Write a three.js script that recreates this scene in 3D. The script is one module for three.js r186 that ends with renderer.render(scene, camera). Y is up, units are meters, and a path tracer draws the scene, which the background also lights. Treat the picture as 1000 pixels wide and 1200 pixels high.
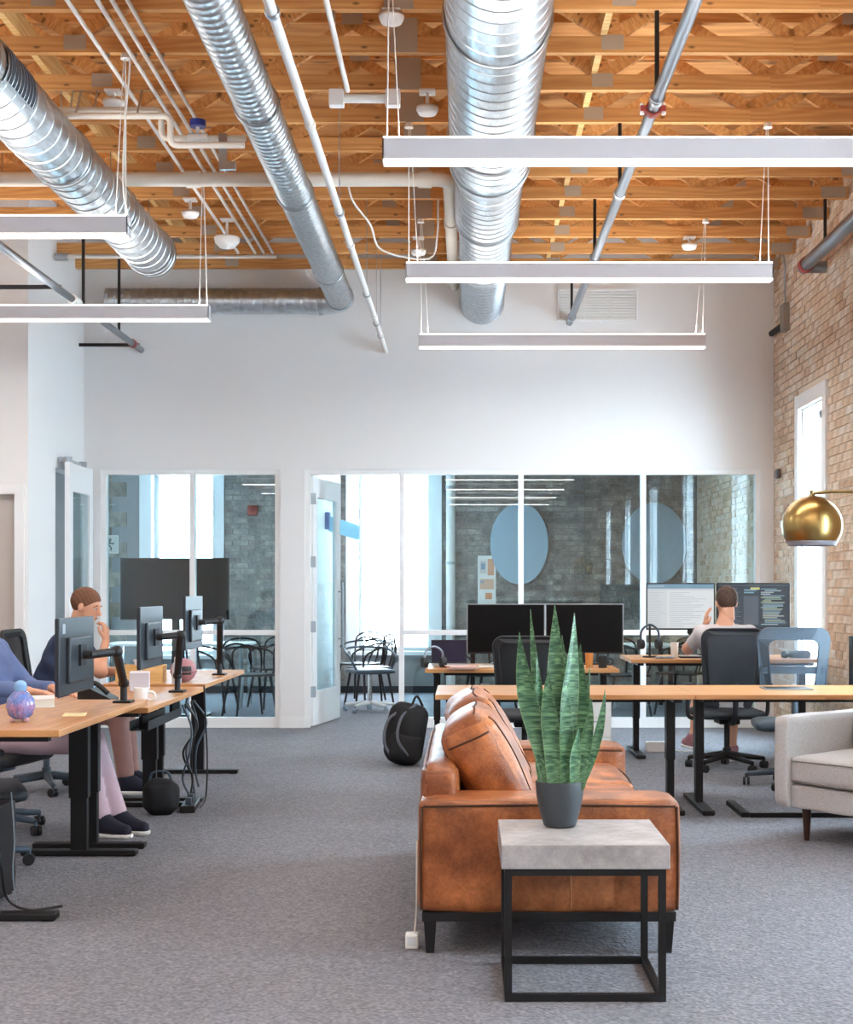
import * as THREE from 'three';
import { RoundedBoxGeometry } from 'three/addons/geometries/RoundedBoxGeometry.js';
import { mergeGeometries } from 'three/addons/utils/BufferGeometryUtils.js';
import { RectAreaLightUniformsLib } from 'three/addons/lights/RectAreaLightUniformsLib.js';

// ---------------------------------------------------------------- camera, sky, exposure
// World: x right, y up, depth d = -z. The camera stands at x = 0, 1.38 m high, looking straight down the room.
const scene = new THREE.Scene();
const camera = new THREE.PerspectiveCamera(2 * Math.atan(600 / 1650) * 180 / Math.PI, 1000 / 1200, 0.05, 200);
camera.position.set(0, 1.38, 0);
camera.lookAt(0, 1.38, -10);
camera.setViewOffset(1000, 1200, -46, -90, 1000, 1200);
scene.background = new THREE.Color().setRGB(0.66, 0.86, 1.0);
scene.backgroundIntensity = 17.0;
const renderer = new THREE.WebGLRenderer({ antialias: true });
renderer.toneMapping = THREE.LinearToneMapping;
renderer.toneMappingExposure = 2.05;
renderer.shadowMap.enabled = true;
RectAreaLightUniformsLib.init();
const LAMP_DOWN = 21, LAMP_UP = 15;
const LAMP_COLOR = new THREE.Color().setRGB(1.0, 0.965, 0.93);

// ---------------------------------------------------------------- helpers
function rngOf(seed) { let s = seed >>> 0; return () => { s = (s + 0x6d2b79f5) | 0; let t = Math.imul(s ^ (s >>> 15), 1 | s); t = (t + Math.imul(t ^ (t >>> 7), 61 | t)) ^ t; return ((t ^ (t >>> 14)) >>> 0) / 4294967296; }; }
const rnd = rngOf(7);
const V = (x, y, z) => new THREE.Vector3(x, y, z);
const W = (x, y, d) => new THREE.Vector3(x, y, -d);
const used = new Map();
function numbered(name) { const n = used.get(name) ?? 0; used.set(name, n + 1); return n ? name + '_' + String(n).padStart(3, '0') : name; }
function shade(o) { o.castShadow = true; o.receiveShadow = true; return o; }
function part(name, geos, mat, parent) {
  const g = Array.isArray(geos) ? merge(geos) : geos;
  const m = shade(new THREE.Mesh(g, mat)); m.name = name; parent.add(m); return m;
}
function single(name, geos, mat, label, category, group) {
  const m = part(numbered(name), geos, mat, scene); tag(m, label, category, group); return m;
}
function tag(o, label, category, group) { o.userData.label = label; o.userData.category = category; if (group) o.userData.group = group; return o; }
function thing(name, label, category, pos = [0, 0, 0], turn = 0, group) {
  const o = new THREE.Group(); o.name = numbered(name); scene.add(o); o.position.set(...pos); o.rotation.y = turn; return tag(o, label, category, group);
}
function struct(name, geos, mat, label, category) {
  const m = part(name, geos, mat, scene); m.userData.kind = 'structure'; if (label) { m.userData.label = label; m.userData.category = category; } return m;
}
function structGroup(name, label, category, pos = [0, 0, 0], turn = 0) {
  const o = new THREE.Group(); o.name = name; scene.add(o); o.position.set(...pos); o.rotation.y = turn; o.userData = { kind: 'structure', label, category }; return o;
}
function copyOf(o, pos, turn = 0, label) {
  const c = o.clone(); c.name = numbered(o.name.replace(/_\d{3}$/, '')); scene.add(c); c.position.set(...pos); c.rotation.y = turn; c.userData = { ...o.userData }; if (label) c.userData.label = label; return c;
}
function merge(list) {
  const clean = list.map((g) => { let q = g.index ? g.toNonIndexed() : g.clone(); for (const k of Object.keys(q.attributes)) if (!['position', 'normal', 'uv'].includes(k)) q.deleteAttribute(k); if (!q.attributes.uv) boxUV(q); return q; });
  return clean.length === 1 ? clean[0] : mergeGeometries(clean);
}
function boxUV(g) {   // texture coordinates in metres, projected along the main axis of each normal
  const p = g.attributes.position, n = g.attributes.normal, uv = new Float32Array(p.count * 2);
  for (let i = 0; i < p.count; i++) {
    const ax = Math.abs(n.getX(i)), ay = Math.abs(n.getY(i)), az = Math.abs(n.getZ(i));
    if (ax >= ay && ax >= az) { uv[2 * i] = p.getZ(i); uv[2 * i + 1] = p.getY(i); }
    else if (ay >= az) { uv[2 * i] = p.getX(i); uv[2 * i + 1] = p.getZ(i); }
    else { uv[2 * i] = p.getX(i); uv[2 * i + 1] = p.getY(i); }
  }
  g.setAttribute('uv', new THREE.BufferAttribute(uv, 2)); return g;
}
function bx(w, h, d, x = 0, y = 0, z = 0, r = 0) {   // box by its centre
  const g = r > 0 ? new RoundedBoxGeometry(w, h, d, 2, Math.min(r, w / 2.02, h / 2.02, d / 2.02)) : new THREE.BoxGeometry(w, h, d);
  g.translate(x, y, z); return boxUV(g);
}
function span(x0, x1, y0, y1, d0, d1, r = 0) { return bx(x1 - x0, y1 - y0, d1 - d0, (x0 + x1) / 2, (y0 + y1) / 2, -(d0 + d1) / 2, r); }
function cyl(r0, r1, h, x = 0, y = 0, z = 0, seg = 20) { const g = new THREE.CylinderGeometry(r1, r0, h, seg); g.translate(x, y + h / 2, z); return g; }   // from y upwards
function rod(a, b, r, seg = 10, r2 = r) {
  const v = b.clone().sub(a), g = new THREE.CylinderGeometry(r2, r, v.length(), seg);
  g.applyQuaternion(new THREE.Quaternion().setFromUnitVectors(V(0, 1, 0), v.clone().normalize())); g.translate((a.x + b.x) / 2, (a.y + b.y) / 2, (a.z + b.z) / 2); return g;
}
function bar(a, b, w, t) {   // rectangular bar from a to b
  const v = b.clone().sub(a), g = new THREE.BoxGeometry(w, v.length(), t);
  g.applyQuaternion(new THREE.Quaternion().setFromUnitVectors(V(0, 1, 0), v.clone().normalize())); g.translate((a.x + b.x) / 2, (a.y + b.y) / 2, (a.z + b.z) / 2); return boxUV(g);
}
function tube(pts, r, seg = 40, radial = 8, closed = false) { return new THREE.TubeGeometry(new THREE.CatmullRomCurve3(pts, closed, 'catmullrom', 0.5), seg, r, radial, closed); }
function bent(pts, r, bend = 0.06, radial = 12) {   // pipe with straight runs and short round elbows
  const path = new THREE.CurvePath();
  let from = pts[0];
  for (let i = 1; i < pts.length - 1; i++) {
    const a = pts[i].clone().add(pts[i - 1].clone().sub(pts[i]).normalize().multiplyScalar(bend)), b = pts[i].clone().add(pts[i + 1].clone().sub(pts[i]).normalize().multiplyScalar(bend));
    path.add(new THREE.LineCurve3(from, a)); path.add(new THREE.QuadraticBezierCurve3(a, pts[i], b)); from = b;
  }
  path.add(new THREE.LineCurve3(from, pts[pts.length - 1]));
  const out = [];
  for (const c of path.curves) { if (c.isLineCurve3) out.push(rod(c.v1, c.v2, r, radial)); else out.push(new THREE.TubeGeometry(c, 8, r, radial)); }
  return merge(out);
}
function lathe(pts, seg = 32) { return new THREE.LatheGeometry(pts.map(([r, y]) => new THREE.Vector2(r, y)), seg); }
function sph(r, x = 0, y = 0, z = 0, sx = 1, sy = 1, sz = 1, seg = 24) { const g = new THREE.SphereGeometry(r, seg, Math.round(seg * 0.7)); g.scale(sx, sy, sz); g.translate(x, y, z); return g; }
function smoothNormals(g) {   // average the normals of vertices that share a place
  g.computeVertexNormals();
  const p = g.attributes.position, n = g.attributes.normal, at = new Map();
  const key = (i) => Math.round(p.getX(i) * 2e4) + ',' + Math.round(p.getY(i) * 2e4) + ',' + Math.round(p.getZ(i) * 2e4);
  for (let i = 0; i < p.count; i++) { const k = key(i), v = at.get(k) ?? V(0, 0, 0); v.add(V(n.getX(i), n.getY(i), n.getZ(i))); at.set(k, v); }
  for (let i = 0; i < p.count; i++) { const v = at.get(key(i)).clone().normalize(); n.setXYZ(i, v.x, v.y, v.z); }
  return g;
}
function pillowMap(w, h, d, r, bulge, wob = 0, seed = 1) {   // unit cube -> soft box: rounded edges, swollen faces
  const R = rngOf(seed), ph = [R() * 6, R() * 6, R() * 6];
  return (u) => {
    const q = V(u.x * w, u.y * h, u.z * d);
    const inner = V(Math.max(-w / 2 + r, Math.min(w / 2 - r, q.x)), Math.max(-h / 2 + r, Math.min(h / 2 - r, q.y)), Math.max(-d / 2 + r, Math.min(d / 2 - r, q.z)));
    const off = q.clone().sub(inner); if (off.length() > 1e-6) off.normalize().multiplyScalar(r);
    q.copy(inner).add(off);
    const c = (a) => Math.cos(Math.PI * a);
    q.x += Math.sign(u.x) * bulge[0] * (Math.abs(u.x) * 2) ** 3 * c(u.y) * c(u.z);
    q.y += Math.sign(u.y) * bulge[1] * (Math.abs(u.y) * 2) ** 3 * c(u.x) * c(u.z);
    q.z += Math.sign(u.z) * bulge[2] * (Math.abs(u.z) * 2) ** 3 * c(u.x) * c(u.y);
    if (wob) { q.x += wob * Math.sin(q.z * 17 + q.y * 11 + ph[0]); q.y += wob * Math.sin(q.x * 19 + q.z * 13 + ph[1]); q.z += wob * Math.sin(q.y * 15 + q.x * 12 + ph[2]); }
    return q;
  };
}
function pillow(w, h, d, r, bulge, seg = 14, wob = 0, seed = 1) {
  const g = new THREE.BoxGeometry(1, 1, 1, seg, seg, seg), p = g.attributes.position, f = pillowMap(w, h, d, r, bulge, wob, seed);
  for (let i = 0; i < p.count; i++) { const q = f(V(p.getX(i), p.getY(i), p.getZ(i))); p.setXYZ(i, q.x, q.y, q.z); }
  smoothNormals(g); return boxUV(g);
}
function plate(points, t, hole, bevel = 0) {   // flat outline in x,y, thickness t along z, centred
  const s = new THREE.Shape(points.map(([x, y]) => new THREE.Vector2(x, y)));
  if (hole) s.holes.push(new THREE.Path(hole.map(([x, y]) => new THREE.Vector2(x, y))));
  const g = new THREE.ExtrudeGeometry(s, { depth: t - 2 * bevel, bevelEnabled: bevel > 0, bevelThickness: bevel, bevelSize: bevel, bevelSegments: 2, curveSegments: 10 });
  g.translate(0, 0, -(t - 2 * bevel) / 2); return g;
}
function rounded(w, h, r, n = 6, cx = 0, cy = 0, taper = 0) {   // outline of a rounded rectangle; taper narrows the foot
  const out = [];
  for (const [sx, sy, a0] of [[1, 1, 0], [-1, 1, 90], [-1, -1, 180], [1, -1, 270]]) for (let i = 0; i <= n; i++) {
    const a = (a0 + 90 * i / n) * Math.PI / 180, y = sy * (h / 2 - r) + r * Math.sin(a);
    const k = 1 - taper * (0.5 - y / h); out.push([cx + (sx * (w / 2 - r) + r * Math.cos(a)) * k, cy + y]);
  }
  return out;
}

// ---------------------------------------------------------------- textures
function lattice(cells, seed) { const R = rngOf(seed), a = new Float32Array(cells * cells); for (let i = 0; i < a.length; i++) a[i] = R(); return a; }
function tileNoise(cx, seed) { const a = lattice(cx, seed); return (u, v) => { const x = ((u % 1) + 1) % 1 * cx, y = ((v % 1) + 1) % 1 * cx, x0 = Math.floor(x), y0 = Math.floor(y), f = (t) => t * t * (3 - 2 * t), fx = f(x - x0), fy = f(y - y0), at = (i, j) => a[(j % cx) * cx + (i % cx)]; return (at(x0, y0) * (1 - fx) + at(x0 + 1, y0) * fx) * (1 - fy) + (at(x0, y0 + 1) * (1 - fx) + at(x0 + 1, y0 + 1) * fx) * fy; }; }
function tex(size, metres, fn, srgb = true, sizeY = size, metresY = metres) {
  const data = new Uint8Array(size * sizeY * 4);
  for (let y = 0; y < sizeY; y++) for (let x = 0; x < size; x++) { const c = fn(x / size, y / sizeY), o = (y * size + x) * 4; for (let k = 0; k < 3; k++) data[o + k] = Math.max(0, Math.min(255, Array.isArray(c) ? c[k] : c)); data[o + 3] = 255; }
  const t = new THREE.DataTexture(data, size, sizeY); t.wrapS = t.wrapT = THREE.RepeatWrapping; t.magFilter = THREE.LinearFilter; t.minFilter = THREE.LinearMipmapLinearFilter; t.generateMipmaps = true;
  if (srgb) t.colorSpace = THREE.SRGBColorSpace;
  t.repeat.set(1 / metres, 1 / metresY); t.needsUpdate = true; return t;
}
function canvasTex(w, h, draw) { const c = document.createElement('canvas'); c.width = w; c.height = h; draw(c.getContext('2d'), w, h); const t = new THREE.CanvasTexture(c); t.colorSpace = THREE.SRGBColorSpace; return t; }
const n4 = tileNoise(4, 11), n8 = tileNoise(8, 12), n16 = tileNoise(16, 13), n32 = tileNoise(32, 14), n64 = tileNoise(64, 15), n128 = tileNoise(128, 16), n256 = tileNoise(256, 17);
const mixc = (a, b, t) => a.map((v, i) => v + (b[i] - v) * t);
const T = {};
T.carpet = tex(1024, 2.4, (u, v) => { const R = n256(u, v), k = (n256(v + 0.31, u) - 0.5) * 26 + (R - 0.5) * 26 + (n128(u, v) - 0.5) * 10 + (n8(u, v) - 0.5) * 6 + (n4(u, v) - 0.5) * 5; return [122 + k, 123 + k, 131 + k]; });
T.carpetBump = tex(1024, 2.4, (u, v) => 128 + (n256(u, v) - 0.5) * 160 + (n128(v, u) - 0.5) * 80, false);
function woodTex(dark, light, seed, len, high, knots) {
  const a = tileNoise(6, seed), b = tileNoise(40, seed + 1), c = tileNoise(128, seed + 2), R = rngOf(seed + 5), ks = [...Array(knots)].map(() => [R(), R(), 0.006 + R() * 0.012]);
  return tex(512, len, (u, v) => {
    let w = 0.5 + 0.5 * Math.sin((v * 7 + a(u * 0.5 + 0, v) * 2.6) * Math.PI * 2);
    let t = 0.45 * w + 0.35 * b(u / 5 - Math.floor(u / 5), v) + 0.3 * c(u / 8, v * 1);
    let k = 0; for (const [x, y, r] of ks) { const d = Math.hypot((u - x) * len / high * 0.45, v - y) / (r * 2.2); if (d < 1) k = Math.max(k, 1 - d); }
    return mixc(mixc(dark, light, Math.min(1, t)), dark.map((q) => q * 0.45), k * 0.85);
  }, true, 512, high);
}
T.truss = woodTex([188, 126, 66], [226, 172, 108], 21, 1.9, 0.4, 7);
T.deck = woodTex([188, 126, 70], [226, 172, 110], 31, 2.4, 1.2, 6);
T.pale = woodTex([206, 158, 92], [236, 200, 140], 33, 1.6, 0.4, 3);
T.oak = woodTex([172, 116, 68], [208, 154, 100], 41, 1.5, 0.5, 0);
T.leather = tex(512, 0.9, (u, v) => { const k = n8(u, v) * 0.45 + n16(u, v) * 0.3 + n64(u, v) * 0.15 + n128(u, v) * 0.1; const c = mixc([124, 66, 30], [204, 126, 72], Math.min(1, Math.max(0, (k - 0.25) * 1.8))); const s = (n256(u, v) - 0.5) * 16; return c.map((q) => q + s); });
T.leatherBump = tex(512, 0.3, (u, v) => 128 + (n64(u, v) - 0.5) * 90 + (n16(u, v) - 0.5) * 90, false);
T.concrete = tex(512, 0.8, (u, v) => { const k = (n8(u, v) - 0.5) * 26 + (n32(u, v) - 0.5) * 20 + (n128(u, v) - 0.5) * 14; return [164 + k, 160 + k, 160 + k]; });
T.fabric = tex(256, 0.25, (u, v) => { const k = (n128(u, v) - 0.5) * 34 + (n64(v, u) - 0.5) * 14; return [184 + k, 182 + k, 182 + k]; });
T.brickFine = tex(256, 0.35, (u, v) => { const k = (n64(u, v) - 0.5) * 44 + (n128(u, v) - 0.5) * 40 + (n16(u, v) - 0.5) * 40; return [238 + k, 238 + k, 238 + k]; });
T.galv = tex(512, 0.6, (u, v) => 96 + (n32(u, v) - 0.5) * 60 + (n64(u, v) - 0.5) * 40 + (n8(u, v) - 0.5) * 30, false);
T.galvColor = tex(512, 0.6, (u, v) => { const k = (n32(u, v) - 0.5) * 22 + (n64(v, u) - 0.5) * 18; return [196 + k, 203 + k, 209 + k]; });
T.plaster = tex(256, 0.5, (u, v) => 128 + (n128(u, v) - 0.5) * 60 + (n32(u, v) - 0.5) * 40, false);
T.block = tex(512, 1.3, (u, v) => { const k = (n16(u, v) - 0.5) * 60 + (n64(u, v) - 0.5) * 40 + (n256(u, v) - 0.5) * 30 + (n4(u, v) - 0.5) * 40; return [216 + k, 212 + k, 206 + k * 0.9]; });
T.leaf = tex(64, 1, (u, v) => { const band = n128(u * 0.018 + v * 0.01, v) * 0.4 + n256(u * 0.012, v) * 0.45 + n32(u * 0.1, v) * 0.15; const edge = Math.abs(u - 0.5) > 0.44; const c = mixc([42, 80, 58], [120, 162, 120], Math.min(1, Math.max(0, (band - 0.28) * 2.2))); return edge ? mixc(c, [140, 164, 104], 0.4) : c; }, true, 512, 1);
T.denim = tex(128, 0.06, (u, v) => { const k = (n64(u, v) - 0.5) * 26 + (n128(u, v) - 0.5) * 14; return [225 + k, 225 + k, 228 + k]; });

// ---------------------------------------------------------------- materials
const std = (o) => new THREE.MeshStandardMaterial(o), phys = (o) => new THREE.MeshPhysicalMaterial(o);
const M = {
  wall: std({ color: 0xe9e8e8, roughness: 0.85, bumpMap: T.plaster, bumpScale: 0.0006 }),
  trim: std({ color: 0xeeeeee, roughness: 0.45 }),
  carpet: std({ map: T.carpet, roughness: 1, bumpMap: T.carpetBump, bumpScale: 0.006 }),
  truss: std({ map: T.truss, roughness: 0.7 }), deck: std({ map: T.deck, roughness: 0.8 }), paleWood: std({ map: T.pale, roughness: 0.65 }),
  plate: std({ color: 0xb8ac9c, metalness: 0.4, roughness: 0.5 }),
  duct: std({ map: T.galvColor, metalness: 1, roughness: 0.34, roughnessMap: null }),
  ductRing: std({ color: 0xb9c0c6, metalness: 1, roughness: 0.42 }),
  steel: std({ color: 0xb2b8be, metalness: 1, roughness: 0.3 }), greyPipe: std({ color: 0x878d95, metalness: 0.85, roughness: 0.35 }),
  whitePaint: std({ color: 0xe6e4e0, roughness: 0.5 }), creamPipe: std({ color: 0xddd6cb, roughness: 0.5 }),
  black: std({ color: 0x0e0f12, roughness: 0.45 }), blackMetal: std({ color: 0x111215, metalness: 0.2, roughness: 0.5 }), darkPlastic: std({ color: 0x15181d, roughness: 0.5 }),
  charcoal: std({ color: 0x1f242a, roughness: 0.6 }), castor: std({ color: 0x14161a, roughness: 0.5 }),
  slate: std({ color: 0x465768, roughness: 0.55 }), slateDark: std({ color: 0x3f4c58, roughness: 0.5 }), slatePale: std({ color: 0x8d9aa6, roughness: 0.5 }),
  blueGrey: std({ color: 0x435361, roughness: 0.5 }),
  oak: std({ map: T.oak, roughness: 0.42 }), oakEdge: std({ color: 0xc07f48, roughness: 0.5 }),
  leather: phys({ map: T.leather, roughness: 0.4, bumpMap: T.leatherBump, bumpScale: 0.0015, clearcoat: 0.12, clearcoatRoughness: 0.4 }),
  seam: std({ color: 0x4a2a16, roughness: 0.7 }),
  concrete: std({ map: T.concrete, roughness: 0.55 }),
  fabric: std({ map: T.fabric, roughness: 0.95 }), walnut: std({ color: 0x3b241a, roughness: 0.4 }),
  pot: std({ color: 0x3c4248, roughness: 0.5 }), soil: std({ color: 0x6d6238, roughness: 1 }), leaf: std({ map: T.leaf, roughness: 0.4 }),
  brass: std({ color: 0xa88d58, metalness: 1, roughness: 0.3 }), brassArm: std({ color: 0x8d7a55, metalness: 1, roughness: 0.3 }), lampInside: std({ color: 0x9a9ca4, metalness: 0.3, roughness: 0.5 }),
  glass: phys({ color: 0xe8f5f8, roughness: 0.0, transmission: 1, thickness: 0, ior: 1.62 }),
  windowGlass: phys({ color: 0xffffff, roughness: 0.0, transmission: 1, thickness: 0, ior: 1.5 }),
  glow: std({ color: 0xffffff, roughness: 0.5, emissive: 0xfff4e6, emissiveIntensity: 1.6 }),
  lampBody: std({ color: 0xdcdce2, roughness: 0.4 }), cord: std({ color: 0xe9e6e0, roughness: 0.6 }),
  screenDark: phys({ color: 0x08090c, roughness: 0.3, specularIntensity: 0.35 }), bezel: std({ color: 0x111317, roughness: 0.45 }), silver: std({ color: 0xb7bbc0, metalness: 0.8, roughness: 0.35 }), monitorBack: std({ color: 0x222a33, roughness: 0.35 }),
  white: std({ color: 0xeeeeec, roughness: 0.5 }), paper: std({ color: 0xf0ece2, roughness: 0.9 }), cyan: std({ color: 0x8fd0ea, roughness: 0.5 }), navyBlue: std({ color: 0x27348a, roughness: 0.5 }),
  red: std({ color: 0x9a3a30, roughness: 0.6 }), chrome: std({ color: 0xd6dade, metalness: 1, roughness: 0.18 }),
  backpack: std({ color: 0x101216, roughness: 0.8 }), backpackTrim: std({ color: 0x5a606a, roughness: 0.7 }),
  mortar: std({ color: 0xe6d6c4, roughness: 1 }), mortarGrey: std({ color: 0x8c8d8f, roughness: 1 }), panelBlue: std({ color: 0xa9c0d0, roughness: 0.8 }),
  meshDark: std({ color: 0x1b242d, roughness: 0.9, transparent: true, opacity: 0.93 }), meshPale: std({ color: 0x7b8b99, roughness: 0.9, transparent: true, opacity: 0.28 }),
  grilleDark: std({ color: 0x2b3540, roughness: 0.7 }), orangeCup: std({ color: 0xc9813f, roughness: 0.6 }),
};
// ---------------------------------------------------------------- room shell
const XR = 3.06, XL = -3.79, XFAR = -6.5, DB = 13.97, DREAR = 18.7, HTOP = 4.99, DBEHIND = -8.5, DSTEP = 12.19;
struct('floor', span(XFAR - 0.3, XR + 0.35, -0.12, 0, DBEHIND - 0.2, DREAR + 0.35), M.carpet, 'grey looped carpet covering the office floor', 'floor');
struct('ceiling', span(XFAR - 0.3, XR + 0.35, HTOP, HTOP + 0.12, DBEHIND - 0.2, DB + 0.15), M.deck, 'orange wooden roof deck above the trusses', 'ceiling');
const HEAD = 2.565, GL0 = -3.624, GL1 = -1.846, GD0 = -1.6, GR1 = 2.93, WT = 0.15;
struct('wall_back', [span(XL, XR, HEAD, HTOP, DB, DB + WT), span(XL, GL0, 0, HEAD, DB, DB + WT), span(GL1, GD0, 0, HEAD, DB, DB + WT), span(GR1, XR, 0, HEAD, DB, DB + WT)], M.wall, 'white plaster wall above the glass partition', 'wall');
struct('wall_left', [span(XL - 0.15, XL, 0, HTOP, DSTEP + 0.15, 13.0), span(XL - 0.15, XL, 2.5, HTOP, 13.0, 13.85), span(XL - 0.15, XL, 0, HTOP, 13.85, DB + WT)], M.wall, 'white side wall with a door opening beside the glass partition', 'wall');
struct('wall_left_return', [span(-3.9, XL, 0, 2.2, DSTEP, DSTEP + 0.15), span(XFAR, -4.85, 0, 2.2, DSTEP, DSTEP + 0.15), span(XFAR, XL, 2.2, HTOP, DSTEP, DSTEP + 0.15)], M.wall, 'white wall facing the room beside the closed door', 'wall');
struct('wall_far_left', span(XFAR - 0.15, XFAR, 0, HTOP, DBEHIND, DSTEP + 0.15), M.wall, 'white side wall far left of the desks', 'wall');
struct('wall_behind', span(XFAR - 0.15, XR + 0.3, 0, HTOP, DBEHIND - 0.15, DBEHIND), M.wall, 'white wall at the other end of the office', 'wall');
struct('baseboard_back', [span(GL1, GD0, 0, 0.11, DB - 0.014, DB), span(GL0 - 0.16, GL0, 0, 0.11, DB - 0.014, DB), span(GR1, XR - 0.01, 0, 0.11, DB - 0.014, DB)], M.trim, 'white baseboard below the glass partition piers', 'baseboard');
struct('baseboard_left', [span(XL, XL + 0.014, 0, 0.11, DSTEP, 12.98), span(-3.9, XL, 0, 0.11, DSTEP - 0.015, DSTEP - 0.001)], M.trim, 'white baseboard along the side wall', 'baseboard');
{ // side room seen through the opening in the left wall
  struct('wall_side_room', [span(-5.2, -5.05, 0, 2.8, DSTEP + 0.15, DB + WT), span(-5.05, XL - 0.15, 2.7, 2.8, DSTEP + 0.15, DB + WT)], M.wall, 'pale wall inside the side room behind the opening', 'wall');
}
{ // closed door in the return wall
  const g = structGroup('door_1', 'white closed door with white casing in the wall beside the corner', 'door', [0, 0, 0]);
  part('casing', [span(-3.9, -3.82, 0, 2.28, DSTEP - 0.03, DSTEP), span(-4.93, -4.85, 0, 2.28, DSTEP - 0.03, DSTEP), span(-4.85, -3.9, 2.2, 2.28, DSTEP - 0.03, DSTEP)], M.trim, g);
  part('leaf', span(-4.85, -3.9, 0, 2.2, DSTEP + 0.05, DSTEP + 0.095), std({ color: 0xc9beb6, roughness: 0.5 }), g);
  part('handle', rod(W(-4.75, 1, DSTEP + 0.05), W(-4.75, 1, DSTEP - 0.02), 0.012), M.steel, g);
}
// glazed screens --------------------------------------------------
function glazed(name, label, x0, x1, stiles, railY, d, openFrom) {
  const g = structGroup(name, label, 'window'), f = 0.05, d0 = d + 0.02, d1 = d + 0.12;
  part('frame_head', span(x0, x1, HEAD - f, HEAD, d0, d1), M.trim, g);
  const edges = [x0, ...stiles, x1];
  edges.forEach((x, i) => { const a = i === 0 ? x : i === edges.length - 1 ? x - f : x - f / 2; part(i === 0 || i === edges.length - 1 ? 'frame_jamb' : 'mullion', span(a, a + f, 0, HEAD - f, d0, d1), M.trim, g); });
  for (let i = 0; i < edges.length - 1; i++) {
    const a = edges[i] + (i === 0 ? f : f / 2), b = edges[i + 1] - (i === edges.length - 2 ? f : f / 2);
    if (openFrom !== undefined && i === openFrom) continue;
    part('bottom_rail', span(a, b, 0, 0.1, d0, d1), M.trim, g);
    part('middle_rail', span(a, b, railY - 0.025, railY + 0.025, d0, d1), M.trim, g);
    part('pane', span(a, b, railY + 0.025, HEAD - f, d + 0.064, d + 0.074), M.glass, g);
    part('pane', span(a, b, 0.1, railY - 0.025, d + 0.064, d + 0.074), M.glass, g);
  }
  return g;
}
glazed('window_1', 'two-bay glass screen of the meeting room with the big black display', GL0, GL1, [-2.72], 0.945, DB);
glazed('window_2', 'long glass screen with an open doorway and three glazed bays', GD0, GR1, [-0.64, 0.551, 1.767], 0.945, DB, 0);
{ // glazed door standing open into the meeting room
  const g = structGroup('door_2', 'white glazed door standing open into the meeting room', 'door', [-1.545, 0, -(DB + 0.11)], 1.38);
  const w = 0.96, h = 2.5, t = 0.045;
  part('stile', bx(0.13, h, t, 0.065, h / 2 + 0.008, 0, 0.004), M.trim, g); part('stile', bx(0.13, h, t, w - 0.065, h / 2 + 0.008, 0, 0.004), M.trim, g);
  part('top_rail', bx(w - 0.26, 0.2, t, w / 2, h - 0.1, 0), M.trim, g); part('kick_panel', bx(w - 0.26, 0.34, t, w / 2, 0.178, 0), M.trim, g);
  part('pane', bx(w - 0.26, h - 0.55, 0.01, w / 2, (h - 0.2 + 0.35) / 2, 0), M.glass, g);
  for (const y of [0.35, 1.0, 1.65, 2.28]) part('hinge', bx(0.02, 0.11, 0.07, 0.0, y, 0.01), M.steel, g);
  const hd = part('pull_handle', rod(V(w - 0.07, 0.75, 0.075), V(w - 0.07, 1.45, 0.075), 0.012), M.steel, g);
  part('standoff', [rod(V(w - 0.07, 0.85, 0.02), V(w - 0.07, 0.85, 0.08), 0.008), rod(V(w - 0.07, 1.35, 0.02), V(w - 0.07, 1.35, 0.08), 0.008)], M.steel, hd);
}
{ // door sliding in front of the side opening
  const g = structGroup('door_3', 'white glazed door leaf standing off the side wall by the opening', 'door', [-3.69, 0, -13.03], Math.PI / 2);
  const w = 0.82, h = 2.55, t = 0.045;
  part('stile', bx(0.12, h, t, 0.06, h / 2 + 0.008, 0), M.trim, g); part('stile', bx(0.12, h, t, w - 0.06, h / 2 + 0.008, 0), M.trim, g);
  part('top_rail', bx(w - 0.24, 0.26, t, w / 2, h - 0.13, 0), M.trim, g); part('kick_panel', bx(w - 0.24, 0.3, t, w / 2, 0.158, 0), M.trim, g);
  part('pane', bx(w - 0.24, h - 0.58, 0.01, w / 2, (h - 0.26 + 0.31) / 2, 0), M.glass, g);
  part('hanger_rail', bx(w, 0.04, 0.03, w / 2, h + 0.03, -0.06), M.steel, g);
  part('roller', [bx(0.04, 0.09, 0.07, 0.15, h + 0.02, -0.035), bx(0.04, 0.09, 0.07, w - 0.15, h + 0.02, -0.035)], M.steel, g);
}
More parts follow.
